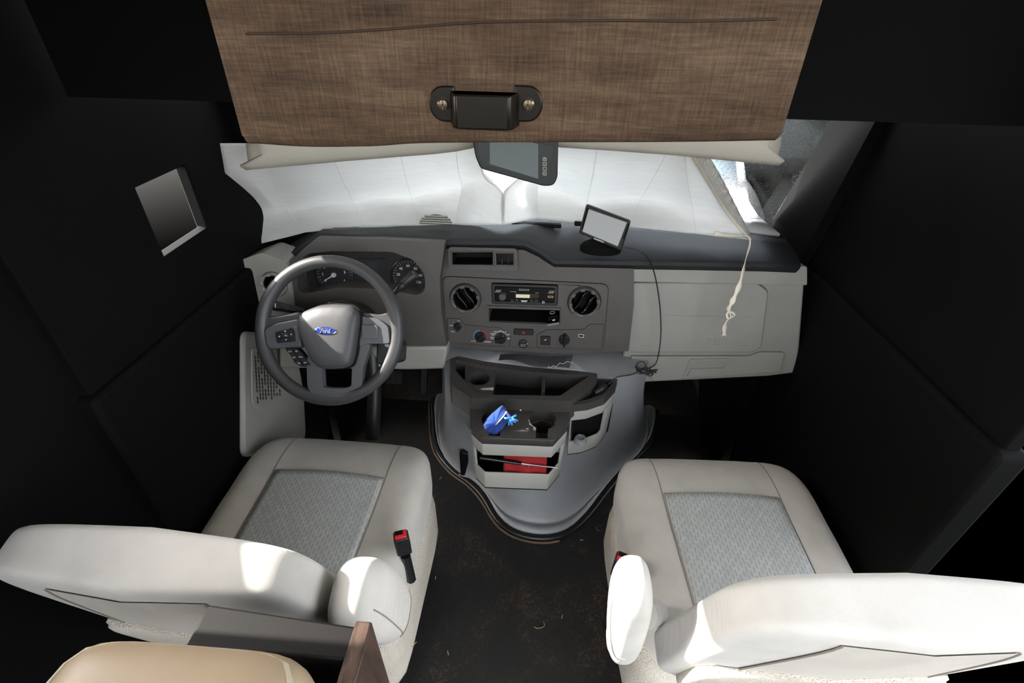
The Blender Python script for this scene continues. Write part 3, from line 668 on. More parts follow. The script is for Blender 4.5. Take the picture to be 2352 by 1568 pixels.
# passenger side: upper strip, glove box, lower panel
G = D.off(d=-.025)
strip = MB().prism(G, rpoly(G.poly([(1440, 601), (1850, 609), (1850, 652), (1440, 644)]), .006), -.10, .012).build('upper_strip', LG, dash, bevel=.006)
gb = rpoly(G.poly([(1440, 648), (1738, 648), (1764, 668), (1748, 796), (1728, 808), (1430, 808)]), .012, 5)
MB().prism(G, ccw(G.poly([(1440, 640), (1850, 650), (1838, 800), (1828, 858), (1764, 866), (1600, 874), (1470, 880), (1430, 850)])), -.12, -.004).build('lower_panel', LG, dash, bevel=.006)
glove = MB().prism(G, gb, -.01, .006).build('glove_box_door', LG, dash, bevel=.004)
MB().prism(G, inset(gb, -.0022), -.006, -.0034, [inset(gb, 0)]).build('door_gap', flat('gap_grey', (70, 70, 68), .7), dash)
GT = G.off(d=.006)
tx('embossed_letters', 'E-SERIES', (1655, 787), .030, LG, glove, fr=GT, wide=1.6, depth=.0012)
tx('embossed_letters', 'AIRBAG', (1488, 795), .009, LG, glove, fr=GT, wide=1.3, depth=.0006)
cr = [G.px((1530, 724), .006), G.px((1725, 728), .006)]; MB().tube([GT.pt(*cr[0]), GT.pt(*cr[1])], .0012, 6).build('crease_line', LG, glove)
gl_l = G.off(d=-.004)
lp = MB().prism(gl_l, rpoly(gl_l.poly([(1445, 815), (1720, 815), (1742, 806), (1800, 806), (1790, 850), (1500, 872)]), .01), -.01, .010).build('latch_panel', LG, dash, bevel=.005)
LF = gl_l.off(d=.010)
lh = LF.poly([(1588, 828), (1668, 826), (1655, 858), (1575, 862)])
MB().prism(LF, rpoly(inset(lh, -.006), .004), -.002, .003, [rpoly(lh, .003)]).build('latch_frame', LG, lp, bevel=.0015)
MB().taper(LF, ccw(lh), .0002, ccw([(a, b+.004) for a, b in lh]), .002, (False, True)).build('latch_handle', LG, lp)
lq = LF.poly([(1588, 845), (1660, 843), (1655, 858), (1578, 861)]); MB().prism(LF, rpoly(lq, .003), 0, .006).build('latch_lever', LG, lp, bevel=.002)

# driver side: instrument binnacle
B = D.off(d=.045)
op = rpoly(B.poly([(682, 632), (688, 600), (708, 582), (760, 577), (900, 578), (950, 597), (976, 632), (976, 668), (958, 678), (880, 664), (780, 660), (700, 674), (684, 668)]), .012, 4)
bo = ccw(B.poly([(655, 650), (668, 600), (698, 570), (727, 546), (869, 549), (1022, 556), (1010, 640), (1014, 720), (1026, 794), (860, 797), (690, 790), (664, 700)]))
bin_ = MB().prism(B, bo, -.16, 0, [op], -.070).build('instrument_binnacle', DK, dash, bevel=.008, seg=3)
K = B.off(d=-.066)
cl = MB().prism(K, inset(op, .001), -.003, .0).build('instrument_cluster', flat('cluster_black', (26, 26, 28), .45), dash)
tag(cl, 'black instrument cluster with two round gauges')
def gauge(cpx, rpx, nums, needle, nm):
    c = K.px(cpx); r = K.px((cpx[0]+rpx, cpx[1]))[0]-c[0]
    g = MB().lathe(K, [(r*1.06, 0), (r*1.06, .006), (r, .008), (r*.96, .002), (.0001, .002)], c[0], c[1], 48).build(nm, BLK, cl, smooth=30)
    KT = K.off(d=.0025)
    for k in range(25):
        a = R(225-270*k/24); m = MB(); ca, sa = math.cos(a), math.sin(a); l = .82 if k % 3 else .76
        m.prism(KT, ccw([(c[0]+ca*r*.92-sa*.0005, c[1]+sa*r*.92+ca*.0005), (c[0]+ca*r*l-sa*.0005, c[1]+sa*r*l+ca*.0005), (c[0]+ca*r*l+sa*.0005, c[1]+sa*r*l-ca*.0005), (c[0]+ca*r*.92+sa*.0005, c[1]+sa*r*.92-ca*.0005)]), 0, .0004)
        m.build('tick_print', GRYP if not (nm == 'tachometer' and k > 20) else REDP, g)
    for s_, a in nums: text('number_print', s_, KT, c[0]+r*.62*math.cos(R(a)), c[1]+r*.62*math.sin(R(a)), r*.21, WHT, g)
    MB().lathe(KT, [(r*.13, 0), (r*.13, .006), (r*.10, .008), (.0001, .008)], c[0], c[1], 24).build('needle_hub', GRYP if nm == 'tachometer' else BLK, g)
    a = R(needle); n_ = MB().taper(KT, ccw([(c[0]+r*.8*math.cos(a), c[1]+r*.8*math.sin(a)), (c[0]-.002*math.sin(a), c[1]+.002*math.cos(a)), (c[0]+.002*math.sin(a), c[1]-.002*math.cos(a))]), .006, ccw([(c[0]+r*.8*math.cos(a), c[1]+r*.8*math.sin(a)), (c[0]-.001*math.sin(a), c[1]+.001*math.cos(a)), (c[0]+.001*math.sin(a), c[1]-.001*math.cos(a))]), .0075); n_.build('needle', WHT, g)
gauge((768, 630), 42, [('0', 215), ('1', 180), ('2', 140), ('3', 100), ('4', 60), ('5', 15), ('6', -30)], 212, 'tachometer')
gauge((940, 634), 40, [('20', 172), ('40', 135), ('60', 92), ('80', 50), ('100', 8), ('120', -32), ('0', 218)], 214, 'speedometer')
sq = K.poly([z3(905, 130), z3(1175, 130), z3(1175, 300), z3(890, 295)]); MB().prism(K, rpoly(sq, .004), 0, .003).build('display_surround', BLK, cl, bevel=.001)
sq = K.poly([z3(972, 160), z3(1112, 162), z3(1112, 258), z3(972, 256)], .003); MB().prism(K, sq, .003, .0042).build('trip_screen', flat('screen_dark', (46, 47, 50), .2), cl)
for k in range(4):
    c = K.px(z3(850+75*k, 74), .004); MB().lathe(K.off(d=.004), [(.006, 0), (.006, .001), (.0045, .001), (.0045, 0)], c[0], c[1], 20, False).build('warning_lamp', TRAY, cl)
# driver side light end panel with round vent, knee panel
E_ = D.off(d=.055)
MB().prism(E_, rpoly(E_.poly([(545, 600), (600, 580), (660, 602), (672, 680), (680, 765), (600, 775), (545, 770)]), .012), -.12, 0, [circ(*E_.px((630, 653)), .030)], -.05).build('side_panel', LG, dash, bevel=.01)
vent(E_, E_.px((630, 653)), .038, R(60), dash, LG, 'side_air_vent', 0.0)
KN = D.off(d=.05)
MB().prism(KN, ccw(KN.poly([(640, 790), (860, 796), (1028, 796), (1020, 848), (940, 850), (640, 846)])), -.10, .0).build('knee_panel', LG, dash, bevel=.008)

# ------------------------------------------------------------------ steering column and wheel
wc = CO + (ray(756, 759).normalized())*1.375
AW = R(33)
W = Fr(wc, (1, 0, 0), (0, math.sin(AW), math.cos(AW)))
colm = thing('steering_column', W.pt(0, 0, -.10), 'black steering column with two stalks behind the wheel', 'steering column')
MB().lathe(W, [(.070, -.32), (.074, -.12), (.068, -.055), (.05, -.045), (.0001, -.045)], 0, .012, 32).build('column_shroud', BLK, colm, smooth=40)
def stalk(pts, rs, nm, extra=None):
    o = MB().tube(pts, rs, 16).build(nm, BLK, colm, smooth=40); return o
F2 = W.off(d=-.075)
sa, sb, se = F2.px(z3(1180, 500)), F2.px(z3(1290, 400)), F2.px(z3(1445, 280))
a_, b_, e_ = F2.pt(*sa), F2.pt(sb[0], sb[1], .005), F2.pt(se[0], se[1], .02)
g_ = stalk([a_, a_.lerp(b_, .7), b_, b_.lerp(e_, .04), b_.lerp(e_, .30), b_.lerp(e_, .33), b_.lerp(e_, .36), b_.lerp(e_, .97), e_], [.007, .008, .010, .0135, .0135, .0125, .0145, .0145, .0135], 'gear_lever')
dr = (e_-b_).normalized(); ef = Fr(e_, dr.cross(Vector((0, 0, 1))).normalized(), Vector((0, 0, 1))-dr*dr.z); ef.n = dr
MB().lathe(ef, [(.0115, -.001), (.0115, .002), (.010, .003), (.0001, .003)], 0, 0, 24).build('lever_button', TRAY, g_, smooth=30)
sa, se = F2.px(z3(440, 610)), F2.px(z3(120, 545)); a_, e_ = F2.pt(*sa), F2.pt(se[0], se[1], .01)
t_ = stalk([a_, a_.lerp(e_, .25), a_.lerp(e_, .6), a_.lerp(e_, .66), a_.lerp(e_, .68), a_.lerp(e_, .97), e_], [.008, .0115, .0125, .0125, .0135, .0135, .011], 'wiper_stalk')
for k in range(4):
    q = a_.lerp(e_, .72+.06*k); MB().prism(Fr(q, (1, 0, 0), W.v), rect(-.0012, -.004, .0012, .004 if k else .008), .0128, .0142).build('stalk_print', WHT, t_)
cyl = W.px(z3(1130, 985)); MB().prism(W, rpoly([(cyl[0]-.03, cyl[1]-.035), (cyl[0]+.03, cyl[1]-.03), (cyl[0]+.03, cyl[1]+.03), (cyl[0]-.03, cyl[1]+.035)], .012), -.14, -.05).build('ignition_housing', BLK, colm, bevel=.004)
ck = W.px(z3(1132, 912)); MB().lathe(W, [(.007, -.051), (.007, -.046), (.0001, -.046)], ck[0], ck[1], 20).build('ignition_key_slot', CHR, colm)
MB().tube([W.pt(.03, -.05, -.25), W.pt(.04, -.19, -.27), W.pt(.03, -.35, -.30)], .022, 12).build('steering_shaft', BLK, colm)

sw = thing('steering_wheel', wc, 'dark grey steering wheel with blue oval emblem in front of the driver seat', 'steering wheel')
ro = .197; rr = .0165
m = MB(); rings = []
for k in range(73):
    a = 2*math.pi*k/72; ca, sa_ = math.cos(a), math.sin(a); ring = []
    th = rr*(1+.10*math.exp(-((abs(((a+math.pi) % (2*math.pi))-math.pi)-R(25))/.25)**2)+.10*math.exp(-((abs(((a) % (2*math.pi))-math.pi)-R(25))/.25)**2))
    for j in range(16):
        t = 2*math.pi*j/16; rad_ = ro-rr+th*math.cos(t); ring.append(W.pt(ca*rad_, sa_*rad_, th*math.sin(t)))
    rings.append(ring)
m.loft(rings, True, False).build('rim', RIM, sw, smooth=80)
wz = lambda pts, d=0: W.poly([z3(*q) for q in pts], d)
# spokes
def slab(pts, d0, d1, nm, mat, par, rad_=.006, bev=.003): return MB().prism(W, rpoly(wz(pts, d1), rad_), d0, d1).build(nm, mat, par, bevel=bev, seg=3)
slab([(40, 640), (150, 655), (380, 610), (420, 640), (420, 940), (330, 935), (110, 950), (40, 900)], -.022, .004, 'spoke', RIM, sw, .015, .006)
slab([(900, 610), (1120, 640), (1230, 600), (1260, 900), (1200, 905), (960, 890), (900, 940)], -.022, .004, 'spoke', RIM, sw, .015, .006)
lspoke = slab([(68, 772), (165, 715), (385, 672), (410, 935), (330, 932), (115, 945), (88, 900)], -.004, .014, 'spoke_trim', SPK, sw, .008, .004)
rspoke = slab([(920, 645), (1105, 675), (1190, 742), (1205, 898), (1010, 900), (965, 910), (930, 930)], -.004, .014, 'spoke_trim', SPK, sw, .008, .004)
slab([(950, 728), (1085, 728), (1095, 745), (1095, 858), (955, 855)], .013, .018, 'blank_cover', SPK, rspoke, .003, .0015)
# lower U spoke with an open window
uo = wz([(455, 1060), (462, 1290), (520, 1372), (600, 1392), (840, 1390), (905, 1368), (952, 1290), (962, 1120), (1035, 900), (900, 860), (500, 900)], .010)
ui = wz([(590, 1120), (866, 1100), (858, 1280), (800, 1300), (660, 1300), (600, 1290)], .010)
lower = MB().prism(W, rpoly(uo, .01), -.014, .010, [rpoly(ui, .005)]).build('lower_spoke', SPK, sw, bevel=.005, seg=3)
# airbag cover: stacked outlines for a domed shield
ho = [(372, 652), (420, 605), (560, 552), (700, 540), (850, 550), (918, 605), (922, 700), (902, 850), (882, 1000), (852, 1092), (800, 1118), (640, 1128), (560, 1112), (500, 1050), (440, 930), (392, 800)]
P0 = rpoly(wz(ho, .03), .012, 4); c0 = Vector((sum(p[0] for p in P0)/len(P0), sum(p[1] for p in P0)/len(P0)))
def shr(p, k): return [tuple(c0+(Vector(q)-c0)*k) for q in p]
m = MB(); rg = []
for k, d in ((1.0, -.02), (1.0, .020), (.985, .030), (.95, .037), (.86, .043), (.6, .047), (.3, .0485), (.01, .049)):
    rg.append([W.pt(a, b, d + (b-c0.y)*-.05) for a, b in shr(P0, k)])
hub = m.loft(rg).build('airbag_cover', HUB, sw, smooth=40)
MB().prism(W, [(a+.003, b) for a, b in shr(P0, 1.035)], .006, .0165).build('hub_gap', VOIDM, sw, bevel=.002)
WE = Fr(W.pt(0, 0, .0475), W.u, W.v)
ec = WE.px(z3(628, 783)); ea, eb = .0255, .0098
em = MB().loft([[WE.pt(ec[0]+ea*s_*math.cos(t), ec[1]+eb*s_*math.sin(t), d) for t in [2*math.pi*k/40 for k in range(40)]] for s_, d in ((1.12, -.004), (1.1, .001), (1.0, .0022), (.95, .0016))]).build('emblem', CHR, hub, smooth=50)
MB().loft([[WE.pt(ec[0]+ea*s_*math.cos(t), ec[1]+eb*s_*math.sin(t), d) for t in [2*math.pi*k/40 for k in range(40)]] for s_, d in ((.955, .001), (.95, .0022), (.5, .003), (.01, .0032))]).build('emblem_field', FBL, hub, smooth=60)
# script lettering drawn as round strokes
def stroke(pts, r=.0009): return [WE.pt(ec[0]+(x+y*.22)*.0098, ec[1]+y*.0098, .0036) for x, y in pts], r
m = MB()
for pts in ([(-.95, .45), (-1.25, .62), (-1.5, .45), (-1.35, .22), (-1.0, .32), (-.6, .52), (-.15, .55)], [(-.8, .5), (-.95, .0), (-1.1, -.45), (-1.45, -.55), (-1.6, -.35)], [(-1.2, .02), (-.85, .05), (-.5, .06)],
            [(-.15, .1), (-.42, .02), (-.48, -.3), (-.25, -.5), (-.02, -.3), (-.05, .0), (-.2, .1), (.1, .05)], [(.18, .12), (.22, -.15), (.2, -.5)], [(.22, -.15), (.4, .1), (.58, .12)],
            [(1.1, .05), (.85, .1), (.68, -.12), (.72, -.42), (.92, -.48), (1.1, -.2)], [(1.12, .68), (1.1, .1), (1.12, -.35), (1.3, -.48), (1.5, -.35)]):
    p_, r_ = stroke(pts); m.tube(catmull(p_, 5), r_, 6)
m.build('emblem_script', CHR, hub, smooth=80)
for (x0, y0, x1, y1) in ((612, 965, 692, 960), (645, 1008, 682, 1015)):
    a, b = W.px(z3(x0, y0), .047), W.px(z3(x1, y1), .047)
    MB().tube(catmull([W.pt(a[0], a[1], .0468), W.pt((a[0]+b[0])/2, (a[1]+b[1])/2-.002, .0475), W.pt(b[0], b[1], .0468)], 4), .0005, 5).build('scuff', GRYP, hub)
# five-way pad and cruise buttons
W2 = W.off(d=.014)
def wb(pts, d0, d1, nm, mat, par, r=.002, bev=.0012): return MB().prism(W2, rpoly(W2.poly([z3(*q) for q in pts]), r), d0, d1).build(nm, mat, par, bevel=bev)
pad5 = wb([(178, 795), (322, 750), (345, 785), (356, 878), (200, 893)], -.001, .004, 'button_pad', BLK, lspoke)
for pts in ([(190, 795), (318, 758), (296, 795), (238, 806)], [(322, 765), (338, 785), (346, 865), (302, 840), (300, 797)], [(205, 886), (345, 874), (300, 846), (238, 850)], [(184, 805), (232, 812), (232, 845), (200, 880)]): wb(pts, .003, .0065, 'arrow_button', BLK, pad5, .001)
wb([(235, 808), (298, 800), (300, 842), (235, 846)], .003, .0075, 'centre_button', BLK, pad5)
tw = W2.off(d=.0077); c = tw.px(z3(267, 825)); text('button_print', 'OK', tw, c[0], c[1], .0045, WHT, pad5)
for xy, a in (((262, 785), 90), ((318, 815), 0), ((270, 862), -90), ((209, 832), 180)):
    c = W2.px(z3(*xy), .0066); MB().prism(W2, ccw([(c[0]+.0024*math.cos(R(a+q)), c[1]+.0024*math.sin(R(a+q))) for q in (0, 130, 230)]), .0064, .0069).build('arrow_print', WHT, pad5)
cpad = wb([(245, 942), (340, 928), (375, 940), (497, 1088), (478, 1112), (392, 1106), (335, 1070), (300, 1000)], -.022, -.006, 'cruise_pad', BLK, lspoke, .004)
for lab, q in (('SET+', ((258, 945), (315, 935), (350, 995), (310, 1000))), ('RES', ((322, 933), (370, 945), (410, 990), (357, 995))), ('SET-', ((312, 1005), (352, 1000), (385, 1040), (335, 1045))), ('CNCL', ((360, 1000), (413, 996), (445, 1035), (392, 1040))), ('ON', ((338, 1050), (388, 1045), (425, 1100), (395, 1102))), ('OFF', ((396, 1044), (448, 1040), (490, 1090), (432, 1102)))):
    bb = MB().prism(W2, rpoly(W2.poly([z3(*p) for p in q]), .002), -.008, -.003).build('cruise_button', BLK, cpad, bevel=.001)
    tc = W2.off(d=-.0028); cc = tc.px(z3(sum(p[0] for p in q)/4, sum(p[1] for p in q)/4)); text('button_print', lab, tc, cc[0], cc[1], .0045, WHT, cpad)
slot_ = wb([(342, 745), (378, 740), (395, 875), (360, 878)], -.001, .0025, 'pad_insert', SPK, lspoke)

# ------------------------------------------------------------------ pedals
for nm, (x, y), wdt, hgt, lab in (('brake_pedal', (905, 868), .075, .06, 'wide black rubber brake pedal under the knee panel'), ('accelerator_pedal', (973, 876), .032, .12, 'narrow black accelerator pedal on the footwell floor')):
    p = atY(x, y, 1.66); f = Fr(p, (1, 0, 0), (0, .5, .86)); t = thing(nm, p, lab, 'pedal')
    MB().prism(f, rect(-wdt/2, -hgt/2, wdt/2, hgt/2, .008), -.012, 0).build('pedal_pad', MET, t, bevel=.003)
    for k in range(int(wdt/.008)-1):
        a = -wdt/2+.008*(k+1); MB().prism(f, rect(a-.0018, -hgt/2+.006, a+.0018, hgt/2-.006), 0, .004).build('tread_rib', TRAY, t)
    MB().tube([f.pt(0, 0, -.01), f.pt(0, .1, -.06), f.pt(0, .24, -.10)], .010, 8).build('pedal_arm', MET, t)
p = atY(757, 870, 1.55); t = thing('parking_brake_pedal', p, 'small worn pedal seen through the steering wheel', 'pedal'); f = Fr(p, (1, 0, 0), (0, .4, .9))
MB().prism(f, rect(-.025, -.04, .025, .04, .006), -.012, 0).build('pedal_pad', plastic('worn_rubber', (92, 80, 64), .6), t, bevel=.003)
MB().tube([f.pt(0, 0, -.01), f.pt(0, .1, -.05), f.pt(0, .22, -.08)], .009, 8).build('pedal_arm', MET, t)

# ------------------------------------------------------------------ engine cover between the footwells
ec_ = thing('engine_cover', (.08, 1.3, 0), 'grey moulded plastic engine cover rising from the floor below the dashboard', 'engine cover')
bpx = [(998, 930), (999, 965), (1003, 1005), (1014, 1042), (1048, 1082), (1086, 1108), (1116, 1140), (1146, 1190), (1186, 1220), (1245, 1232), (1300, 1220), (1346, 1180), (1392, 1120), (1440, 1065), (1485, 1020), (1500, 985), (1504, 950)]
tpx = [(1016, 800), (1015, 806), (1018, 810), (1026, 812), (1036, 813), (1070, 820), (1112, 829), (1160, 837), (1210, 843), (1255, 847), (1300, 850), (1340, 853), (1385, 856), (1425, 856), (1458, 850), (1482, 838), (1490, 818)]
bs = [atZ(x, y, 0) for x, y in bpx]; ts = [atZ(x, y, .665) for x, y in tpx]
bs = [Vector((bs[0].x, 1.85, 0))]+bs+[Vector((bs[-1].x, 1.85, 0))]; ts = [Vector((ts[0].x, 1.6, .665))]+ts+[Vector((ts[-1].x, 1.6, .665))]
bs = catmull(bs, 3); ts = catmull(ts, 3)
rg = []
for z, s_ in ((0, 0), (.018, .0), (.028, .05), (.032, .14), (.028, .22), (.034, .28), (.06, .33), (.12, .42), (.20, .54), (.30, .68), (.42, .84), (.53, .96), (.58, 1.0), (.650, 1.0), (.664, 1.02), (.668, 1.10)):
    rg.append([Vector((b.x+(t.x-b.x)*s_, b.y+(t.y-b.y)*s_, z)) for b, t in zip(bs, ts)])
cen = Vector((sum(p.x for p in rg[-1])/len(rg[-1]), 1.4, .672)); rg.append([p.lerp(cen, .5)+Vector((0, 0, .003)) for p in rg[-1]]); rg.append([cen+(p-cen)*.02 for p in rg[-1]])
MB().loft(rg, True, False).build('cover_body', CON, ec_, smooth=70)
out = [b+(b-Vector((.08, 1.5, 0))).normalized()*.012 for b in bs]
MB().tube([p+Vector((0, 0, .008)) for p in out], .010, 8).build('rubber_seal', BLK, ec_, smooth=80)
out2 = [b+(b-Vector((.08, 1.5, 0))).normalized()*.027 for b in bs[:len(bs)*6//10]]
MB().tube([p+Vector((0, 0, .003)) for p in out2], .005, 6).build('mat_edge', plastic('dirty_mat_edge', (96, 78, 58), .8, 300, .8, .4), ec_)
ly = atZ(1062, 1094, 0).y-.06; lf = Fr((0, ly, 0), (1, 0, 0), (0, 0, 1))
la = MB().prism(lf, rpoly(lf.poly([(1055, 1042), (1060, 1039), (1074, 1042), (1076, 1060), (1068, 1091), (1058, 1092)]), .004), -.02, 0).build('latch', BLKG, ec_, bevel=.003)
MB().tube([lf.pt(*lf.px(q), -.004) for q in ((1053, 1090), (1062, 1093), (1076, 1097))], .0035, 8).build('latch_hook', CHR, la)

# ------------------------------------------------------------------ console on the engine cover
def H(z): return Fr((0, 0, z), (1, 0, 0), (0, 1, 0))
def hz_(pts, z): return ccw([(p.x, p.y) for p in (atZ(*z5(*q), z) for q in pts)])
con = thing('centre_console', atZ(1190, 1120, .40), 'dark topped grey plastic console with cup holders between the seats', 'console')
ZT = .665
to = rpoly(hz_([(122, 36), (400, 100), (750, 150), (1050, 175), (1320, 192), (1328, 262), (1105, 432), (950, 425), (500, 405), (300, 408), (118, 292)], ZT), .012, 4)
ti = rpoly(hz_([(165, 90), (420, 148), (750, 190), (1050, 210), (1268, 218), (1020, 388), (340, 376), (165, 180)], ZT), .008, 3)
tray = MB().prism(H(ZT), to, -.075, 0, [ti], -.072).build('upper_tray', TRAY, con, bevel=.005, seg=3)
dk = rpoly(hz_([(245, 130), (495, 175), (470, 375), (345, 372), (240, 290)], ZT-.01), .004)
cc = atZ(*z5(358, 245), ZT-.012); MB().prism(H(ZT-.012), dk, -.058, 0, [circ(cc.x, cc.y, .032)], -.05).build('cup_deck', TRAY, con, bevel=.002)
dv = hz_([(872, 255), (898, 257), (896, 390), (870, 390)], ZT-.03); MB().prism(H(ZT-.012), dv, -.058, 0).build('tray_divider', TRAY, con, bevel=.002)
sk0 = inset(to, .004); cx_ = sum(p[0] for p in sk0)/len(sk0)
MB().taper(H(0), sk0, ZT-.072, [(cx_+(a-cx_)*.86, b+.07) for a, b in sk0], .42, (False, False)).build('tray_skirt', CON, con, smooth=50)
def bin_box(pts, zs, openseg, frac, shrink, name, depth_mats, cy=None):
    """hollow bin of dark rim, light band, open slot and bottom band; plan points run left to right around the front"""
    n = len(pts)
    c = Vector((sum(p[0] for p in pts)/n, max(p[1] for p in pts)))
    def ring(z):
        k = 1-shrink*(zs[0]-z)/(zs[0]-zs[-1]); return [Vector((c.x+(a-c.x)*k, c.y+(b-c.y)*k, z)) for a, b in pts]
    r = [ring(z) for z in zs]
    def band(i, nm, mat, segs, par, bev=.003):
        m = MB()
        for sgi in segs:
            a, b, t0, t1 = sgi
            A, B2, C2, D2 = r[i][a].lerp(r[i][b], t0), r[i][a].lerp(r[i][b], t1), r[i+1][a].lerp(r[i+1][b], t1), r[i+1][a].lerp(r[i+1][b], t0)
            m.add([A, B2, C2, D2], [(0, 3, 2, 1)])
        o = m.build(nm, mat, par, smooth=30)
        md = o.modifiers.new('w', 'WELD'); md.merge_threshold = .0004
        md = o.modifiers.new('s', 'SOLIDIFY'); md.thickness = .007; md.offset = -1
        md = o.modifiers.new('b', 'BEVEL'); md.width = bev; md.segments = 2; md.limit_method = 'ANGLE'
        return o
    allseg = [(k, k+1, 0, 1) for k in range(n-1)]
    band(0, 'bin_rim', TRAY, allseg, con)
    band(1, 'bin_band', BINP, allseg, con)
    segs = []
    for k in range(n-1):
        if k in openseg:
            lo, hi = frac.get(k, (0, 1))
            if lo > 0: segs.append((k, k+1, 0, lo))
            if hi < 1: segs.append((k, k+1, hi, 1))
        else: segs.append((k, k+1, 0, 1))
    band(2, 'bin_post', BINP, segs, con)
    band(3, 'bin_lip', BINP, allseg, con)
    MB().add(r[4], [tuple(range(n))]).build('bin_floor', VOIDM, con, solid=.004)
    return r
plan = [(p.x, p.y) for p in (atZ(*z5(*q), .62) for q in ((296, 420), (285, 470), (288, 645), (378, 726), (970, 748), (1087, 622), (1106, 470), (1100, 432)))]
zs_ = (.618, .592, .545, .468, .398)
r_ = bin_box(plan, zs_, (2, 3, 4), {2: (.22, 1), 4: (0, .78)}, .06, 'front', None)
# block top with two cup holders, each open to the front through a notch
def cupdeck():
    outer = inset(ccw(plan), .002); holes = []
    for (x, y), (nx0, nx1, ny) in (((492, 585), (428, 525, 752)), ((880, 585), (820, 925, 765))):
        c = atZ(*z5(x, y), .62); r0 = .0385
        a, b = atZ(*z5(nx0, ny), .62), atZ(*z5(nx1, ny), .62); yn = min(p[1] for p in outer)+.004
        aa = math.acos(max(-1, min(1, (a.x-c.x)/r0))); ab = math.acos(max(-1, min(1, (b.x-c.x)/r0)))
        pts = []
        st = -ab; en = 2*math.pi-aa
        for k in range(29): t = st+(en-st)*k/28; pts.append((c.x+r0*math.cos(t), c.y+r0*math.sin(t)))
        pts += [(a.x, yn), (b.x, yn)]
        holes.append(pts)
    return outer, holes
po, hs_ = cupdeck()
MB().prism(H(.622), po, -.030, 0, hs_).build('cup_holder_deck', TRAY, con, bevel=.003, seg=2)
for h in hs_:
    cx2 = sum(p[0] for p in h[:29])/29; cy2 = sum(p[1] for p in h[:29])/29
    MB().lathe(H(.60), [(.0388, .0), (.0375, -.022), (.035, -.024), (.034, -.070), (.0001, -.072)], cx2, cy2, 36, False).build('cup_well', TRAY, con, smooth=40)
# side bin on the passenger side
plan2 = [(p.x, p.y) for p in (atZ(*z5(*q), .635) for q in ((1108, 436), (1112, 468), (1250, 452), (1390, 402), (1484, 302), (1492, 236)))]
bin_box(plan2, (.640, .612, .570, .475, .415), (1, 2, 3), {1: (.05, 1), 3: (0, .35)}, .10, 'side', None)
ex = rpoly(hz_([(1325, 235), (1490, 238), (1482, 300), (1388, 402), (1250, 448), (1112, 462), (1108, 436), (1328, 268)], .642), .005)
exi = rpoly(hz_([(1330, 250), (1452, 252), (1445, 290), (1370, 375), (1250, 415), (1130, 440), (1318, 300)], .642), .004)
MB().prism(H(.642), ex, -.028, 0, [exi], -.026).build('side_tray', TRAY, con, bevel=.003)
MB().prism(H(.60), inset([(a+.012, b+.03) for a, b in ccw(plan2)], .006), -.19, 0).build('bin_shade_fill', VOIDM, con)  # black block added to paint the side bin's inner shade
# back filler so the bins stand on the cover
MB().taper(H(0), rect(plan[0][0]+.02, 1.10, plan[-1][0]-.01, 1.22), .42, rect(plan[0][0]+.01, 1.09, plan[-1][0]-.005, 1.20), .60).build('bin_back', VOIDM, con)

# ------------------------------------------------------------------ things in and on the console
rb = atZ(*z5(720, 970), .49)
rd = MB(); NX, NY = 14, 8
def rcl(u, v):
    x = rb.x-.058+.125*u; return (x, .962+.003*math.sin(9*u)+.035*v, .452+.088*v+.002*math.sin(14*u+5*v))
rd.grid(rcl, NX, NY); rdo = rd.build('red_cloth', weave('red_cloth', (160, 30, 34), 500, .6, .3), solid=.012)
tag(rdo, 'red folded cloth lying in the lower console bin', 'cloth')
um = thing('telescopic_rod', Vector((rb.x, .975, .485)), 'black and chrome telescopic rod in the lower console bin', 'rod')
a, b, e = atY(*z5(365, 890), .972), atY(*z5(705, 942), .966), atY(*z5(1000, 976), .966)
MB().tube([a, a.lerp(b, .97), b], [.0075, .005, .0042], 12).build('grip_tube', BLKG, um, smooth=60)
MB().tube([b, b.lerp(e, .02), b.lerp(e, .22), b.lerp(e, .24), e], [.0045, .0034, .0034, .0026, .0026], 12).build('chrome_rod', CHR, um, smooth=60)
q = b.lerp(e, .22)+Vector((0, -.003, -.012)); MB().tube([q+Vector((.008*math.cos(t), 0, .009*math.sin(t))) for t in [i*2*math.pi/16 for i in range(16)]], .0008, 5, True).build('split_ring', CHR, um)
cp = atZ(*z5(1175, 790), .475); c_ = MB().lathe(H(.478), [(.020, 0), (.021, .004), (.017, .016), (.012, .018), (.0115, .013), (.0001, .013)], cp.x+.004, cp.y+.012, 28).build('bottle_cap', plastic('clear_grey_plastic', (150, 152, 154), .3)); tag(c_, 'translucent grey round cap lying in the side console bin', 'cap')
# blue zip pouch standing in the left cup holder
pc = atZ(*z5(485, 600), .63); BLUE = weave('blue_cloth', (32, 68, 150), 1200, .8, .3, .1, (22, 46, 108))
pouch = thing('zip_pouch', pc+Vector((0, 0, -.03)), 'small blue cloth zip pouch with tassel standing in the left cup holder', 'pouch')
PFm = Fr(pc, (1, -.1, .1), (.1, .55, .8))
outl = [(525, 465), (462, 510), (400, 572), (385, 622), (410, 690), (455, 718), (520, 720), (560, 660), (592, 612), (600, 580), (572, 522)]
pl = rpoly(PFm.poly([z5(*q) for q in outl], .015), .005, 3); pcen = Vector((sum(p[0] for p in pl)/len(pl), sum(p[1] for p in pl)/len(pl)))
rg = []
for k, d in ((.05, -.018), (.6, -.017), (.92, -.008), (1.0, .004), (.95, .014), (.75, .022), (.4, .026), (.05, .027)):
    rg.append([PFm.pt(*(pcen+(Vector(p)-pcen)*k), d+.003*math.sin(i*1.1)*k) for i, p in enumerate(pl)])
MB().loft(rg).build('pouch_body', BLUE, pouch, sub=1)
